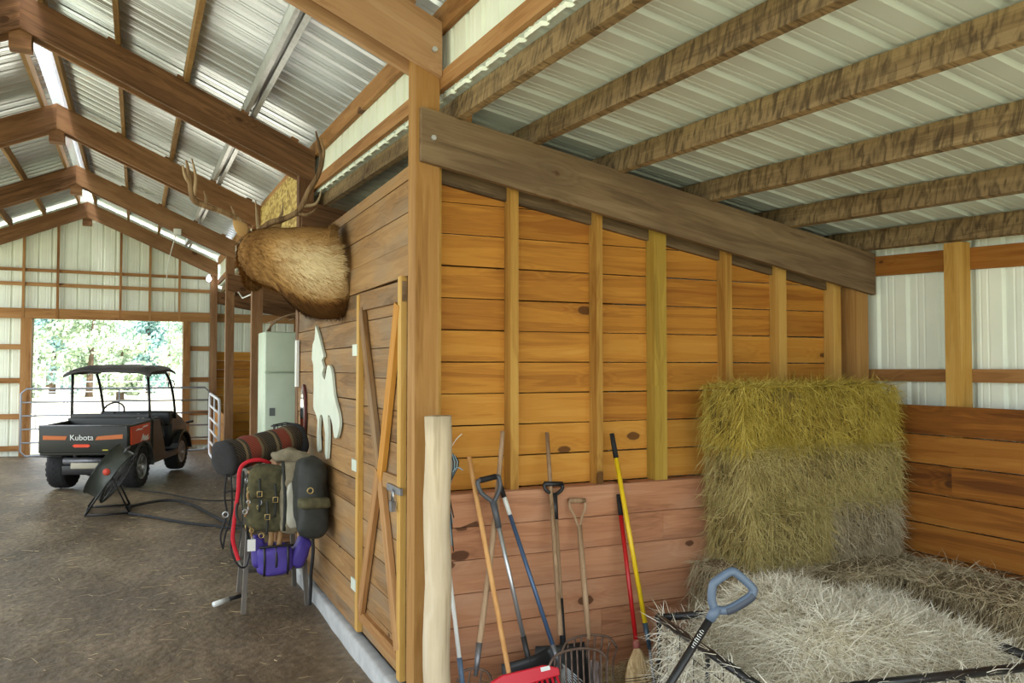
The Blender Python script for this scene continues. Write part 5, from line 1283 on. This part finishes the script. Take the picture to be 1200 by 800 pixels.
for pts in ([(-.30, .90), (-.05, .895), (.0, .91), (-.2, .925)], [(-.02, .92), (.18, .93), (.20, .945), (.0, .94)], [(-.05, .72), (.02, .78), (.10, .80), (.06, .74)], [(.02, .715), (.10, .77), (.22, .80), (.14, .72)], [(-.10, .715), (-.06, .76), (-.0, .83), (.03, .79)], [(.1, .71), (.2, .72), (.26, .76), (.2, .745)]):
    prism('white_graphic', pts, .004, M['white'], op, MV @ Matrix.Translation((.661, 0, 0)) @ Matrix.Rotation(math.pi / 2, 4, 'Z'))
# rear fender, seat base, hood
def arch(name, x0, x1, cy, cz, r, a0, a1, t, mat, parent):
    vs, fs = [], []; N = 12
    for i in range(N + 1):
        a = math.radians(a0 + (a1 - a0) * i / N)
        for rr in (r, r + t):
            for x in (x0, x1): vs.append(MV @ V((x, cy + rr * math.cos(a), cz + rr * math.sin(a))))
    for i in range(N):
        b = i * 4; fs += [(b, b + 4, b + 5, b + 1), (b + 2, b + 3, b + 7, b + 6), (b, b + 2, b + 6, b + 4), (b + 1, b + 5, b + 7, b + 3)]
    fs += [(0, 1, 3, 2), (N * 4, N * 4 + 2, N * 4 + 3, N * 4 + 1)]
    return mesh(name, vs, fs, mat, parent, False)
M['fender'] = plain('fender_grey', srgb(72, 74, 72), .5)
for s in (-1, 1):
    xa_, xb_ = sorted((s * .42, s * .68))
    arch('rear_fender', xa_, xb_, .02, .325, .365, -5, 150, .025, M['fender'], car); arch('front_fender', xa_, xb_, 1.86, .315, .355, 5, 165, .03, M['car_black'], car)
vb('seat_base', -.60, .60, .42, .98, .40, .66, M['car_black'], car, .03)
vb('seat_cushion', -.56, .56, .46, .96, .66, .76, M['black_rubber'], car, .04); vb('seat_back', -.58, .58, .43, .54, .74, 1.10, M['black_rubber'], car, .05)
vb('floor_pan', -.62, .62, .95, 1.62, .30, .36, M['car_black'], car)
for s in (-1, 1):
    o_ = prism('side_sill', [(.42, .30), (1.55, .30), (1.62, .40), (1.0, .40), (.92, .62), (.74, .98), (.44, 1.0)], .06, M['car_black'], car, MV @ Matrix.Translation((s * .62, 0, 0)) @ Matrix.Rotation(math.pi / 2, 4, 'Z'), .012)
hood = [(1.50, .40), (2.30, .42), (2.36, .58), (2.28, .78), (2.02, .94), (1.62, 1.06), (1.46, 1.04), (1.44, .62)]
prism('hood', hood, 1.16, M['car_black'], car, MV @ Matrix.Rotation(math.pi / 2, 4, 'Z'), .05)
vb('dashboard', -.58, .58, 1.38, 1.50, .82, 1.06, M['car_black'], car, .03)
for s in (-1, 1): vb('head_lamp', s * .42 - .11, s * .42 + .11, 2.24, 2.33, .66, .76, M['white'], car, .02)
vb('bumper', -.55, .55, 2.36, 2.43, .42, .54, M['black'], car, .02)
vt('steering_column', [(-.28, 1.42, .92), (-.28, 1.22, 1.06)], .022, M['black'], car)
c0 = V((-.28, 1.20, 1.07)); up_ = V((0, .55, .83)).normalized(); rt = V((1, 0, 0))
vt('steering_wheel', [c0 + (rt * math.cos(a) + up_ * math.sin(a)) * .175 for a in [q * math.pi / 12 for q in range(24)]], .016, M['black'], car, closed=True)
# roll cage
ZR = 1.74
for s in (-1, 1):
    vt('rear_pillar', [(s * .60, .44, .62), (s * .60, .42, 1.2), (s * .58, .40, ZR)], .022, M['car_black'], car)
    vt('front_pillar', [(s * .60, 1.60, .92), (s * .60, 1.52, 1.25), (s * .59, 1.38, 1.55), (s * .57, 1.22, ZR - .02)], .022, M['car_black'], car, n=5)
    vt('roof_rail', [(s * .58, .40, ZR), (s * .57, 1.22, ZR - .02)], .022, M['car_black'], car)
    vt('hip_rail', [(s * .60, .44, 1.0), (s * .61, .75, 1.0), (s * .61, 1.0, .85), (s * .61, 1.02, .66)], .016, M['black'], car, n=4)
vt('cross_tube', [(-.60, .43, 1.02), (.60, .43, 1.02)], .022, M['car_black'], car)
vb('rear_panel', -.60, .60, .40, .43, .98, 1.10, M['car_black'], car)
vs, fs = [], []; NX, NY = 16, 12
for k, off in enumerate((0, -.035)):
    for j in range(NY + 1):
        for i in range(NX + 1):
            u = -1 + 2 * i / NX; w = -1 + 2 * j / NY
            z = ZR + .115 - .075 * abs(u) ** 5 - .07 * abs(w) ** 5 + off + (.012 if int((u + 1) * 3) % 2 else 0)
            vs.append(MV @ V((u * .66, .84 + w * .60, z)))
m = (NX + 1) * (NY + 1)
for j in range(NY):
    for i in range(NX): a = j * (NX + 1) + i; fs += [(a, a + 1, a + NX + 2, a + NX + 1), (m + a, m + a + NX + 1, m + a + NX + 2, m + a + 1)]
for i in range(NX):
    for a in (i, NY * (NX + 1) + i): fs.append((a, m + a, m + a + 1, a + 1))
for j in range(NY):
    for a in (j * (NX + 1), j * (NX + 1) + NX): fs.append((a, a + NX + 1, m + a + NX + 1, m + a))
mesh('roof_canopy', vs, fs, plain('canopy_dark', srgb(50, 46, 44), .55), car, True)
vt('mirror', [MV.inverted() @ (MV @ (V((.60, 1.40, 1.52)) + V((-.05 * math.cos(a) + .0, 0, .075 * math.sin(a))))) for a in [q * math.pi / 6 for q in range(12)]], .011, M['black'], car, closed=True)
vt('front_tail', [(.62, 2.1, .80), (.74, 2.12, .82)], .02, M['black'], car)
# ------------------------------------------------------------------ gates in the far doorway
def tube_gate(name, p, q, z0, z1, rails, label, mat, r=.02, group=None, braces=(.5,), cat='gate'):
    p, q = V(p), V(q); g_ = empty(name, (p + q) / 2, label, cat, group)
    d = (q - p); up = V((0, 0, 1)); c = .09 / d.length
    pts = [p.lerp(q, c) + up * z0, p + up * (z0 + .09), p + up * (z1 - .09), p.lerp(q, c) + up * z1, p.lerp(q, 1 - c) + up * z1, q + up * (z1 - .09), q + up * (z0 + .09), p.lerp(q, 1 - c) + up * z0]
    tube('frame', pts, r, mat, g_, 8, closed=True)
    for k in range(1, rails - 1): z = z0 + (z1 - z0) * k / (rails - 1); tube('rail', [p + up * z, q + up * z], r * .8, mat, g_, 8)
    for b in braces: tube('brace', [p.lerp(q, b) + up * z0, p.lerp(q, b) + up * z1], r * .7, mat, g_, 6)
    return g_
M['gate_galv'] = plain('gate_galvanised', srgb(150, 154, 162), .4, .6)
M['gate_white'] = plain('gate_white', srgb(224, 224, 228), .4)
tube_gate('tube_gate', (-2.02, 18.40, .26), (1.40, 18.40, .26), .0, 1.30, 6, 'galvanised tube gate swung across the far doorway', M['gate_galv'])
tube_gate('stall_gate', (1.36, 15.6, .17), (1.36, 17.7, .23), .02, 1.22, 6, 'white tube gate leaning along the aisle posts', M['gate_white'], r=.026)
# corral panels in the yard
for i, (x0, y0, x1, y1) in enumerate(((-9, 30, -5.6, 30), (-5.5, 30, -2.1, 30), (-2.0, 30, 1.4, 30), (1.5, 30, 4.9, 30), (5, 30, 8.4, 30))):
    tube_gate('corral_fence', (x0, y0, .25), (x1, y1, .25), .0, 1.6, 6, 'galvanised corral panel in the sunlit yard', M['gate_galv'], r=.022, group='corral panels across the yard', braces=(.33, .66), cat='fence')
o = empty('corral_arch', (-3.0, 27, .25), 'tall bow gate frame standing in the yard', 'gate')
tube('bow', [(-3.9, 27, .25), (-3.9, 27, 2.5), (-3.75, 27, 2.65), (-2.75, 27, 2.65), (-2.6, 27, 2.5), (-2.6, 27, .25)], .025, M['gate_galv'], o, 8)
for z in (.6, 1.0, 1.4): tube('rail', [(-3.9, 27, z), (-2.6, 27, z)], .018, M['gate_galv'], o, 8)
# ------------------------------------------------------------------ trees behind the yard
def leaf_mat(name, a, b):
    t = NT(name); t.b.inputs['Roughness'].default_value = .6
    ge = t.n('ShaderNodeNewGeometry'); t.l(t.ramp(ge.outputs['Random Per Island'], [(0, a), (1, b)]), t.b.inputs['Base Color']); return t.m
LM = [leaf_mat('leaf_a', srgb(104, 142, 120), srgb(176, 200, 184)), leaf_mat('leaf_b', srgb(96, 140, 134), srgb(160, 192, 188)), leaf_mat('leaf_c', srgb(150, 174, 140), srgb(206, 218, 196))]  # leaf colours paled, the overexposed daylight glow painted into them
M['bark'] = plain('bark', srgb(92, 76, 60), .9, var=.3, fr=4)
def tree(x, y, h, r, lm, seed, label, conical=False):
    rg = random.Random(seed); t = empty('tree', (x, y, .25), label, 'tree', 'trees beyond the yard')
    tube('trunk', [(x, y, .2), (x + rg.gauss(0, .1), y, h * .4), (x + rg.gauss(0, .2), y, h * .85)], [.22, .15, .04], M['bark'], t, 8, n=3)
    cl = [(V((x + rg.gauss(0, r * .42), y + rg.gauss(0, r * .42), rg.uniform(h * .22, h * .92))), rg.uniform(.22, .42) * r) for _ in range(26)]
    if conical: cl = [(V((x + rg.gauss(0, 1) * r * .35 * (1 - k / 26), y + rg.gauss(0, 1) * r * .35 * (1 - k / 26), h * (.12 + .86 * k / 26))), r * (.45 * (1 - k / 28) + .06)) for k in range(26)]
    vs, fs = [], []
    for c, cr in cl:
        for _ in range(130):
            d = V((rg.gauss(0, 1), rg.gauss(0, 1), rg.gauss(0, .8))).normalized() * cr * rg.uniform(.55, 1.05)
            p = c + d; n_ = (d + V((rg.gauss(0, cr * .6), rg.gauss(0, cr * .6), rg.gauss(0, cr * .6)))).normalized(); a = n_.orthogonal().normalized() * rg.uniform(.10, .2); b = n_.cross(a).normalized() * rg.uniform(.07, .14)
            o = len(vs); vs += [p - a, p - b, p + a, p + b]; fs.append((o, o + 1, o + 2, o + 3))
    f = mesh('foliage', vs, fs, lm, t); f['kind'] = 'stuff'
kinds = ['tall leafy tree of fresh green beyond the yard', 'blue green conifer beyond the yard', 'pale yellow green bushy tree beyond the yard']
spots = [(-12, 60, 8, 3.0, 2), (-7.4, 56, 7, 2.2, 2), (-2.6, 56, 6.5, 2.4, 2), (4.4, 56, 6, 2.4, 2), (10.5, 58, 9, 3.4, 2), (-5.2, 64, 10, 2.2, 1), (.8, 63, 9.5, 2.0, 1),
         (-10.5, 74, 11, 4.0, 0), (-2.0, 75, 11.5, 4.2, 0), (6.5, 74, 11, 4.0, 0), (-7.5, 88, 13, 4.0, 0), (3.2, 98, 13, 4.2, 0), (-18, 90, 12, 4.2, 0), (15, 90, 13, 4.2, 0), (-.8, 50, 3.6, 1.4, 3), (-5.6, 49, 3.2, 1.5, 3)]
kinds.append('low rounded pale shrub before the tall trees')
for i, (x, y, h, r, k) in enumerate(spots): tree(x, y, h, r, LM[[0, 1, 2, 2][k]], 100 + i, kinds[k], k == 1)
hl = mesh('hill', [(-60, 112, .2), (60, 112, .2), (60, 120, 11), (30, 121, 13), (0, 121, 12), (-30, 121, 13), (-60, 120, 11), (-60, 134, 0), (60, 134, 0)], [(0, 1, 2, 3, 4, 5, 6), (1, 8, 2), (0, 6, 7), (2, 8, 7, 6, 5, 4, 3)], plain('wooded_hill', srgb(150, 176, 150), .9, var=.4, fr=.5), None)
tag(hl, 'wooded green bank behind the trees', 'hill', kind='structure')
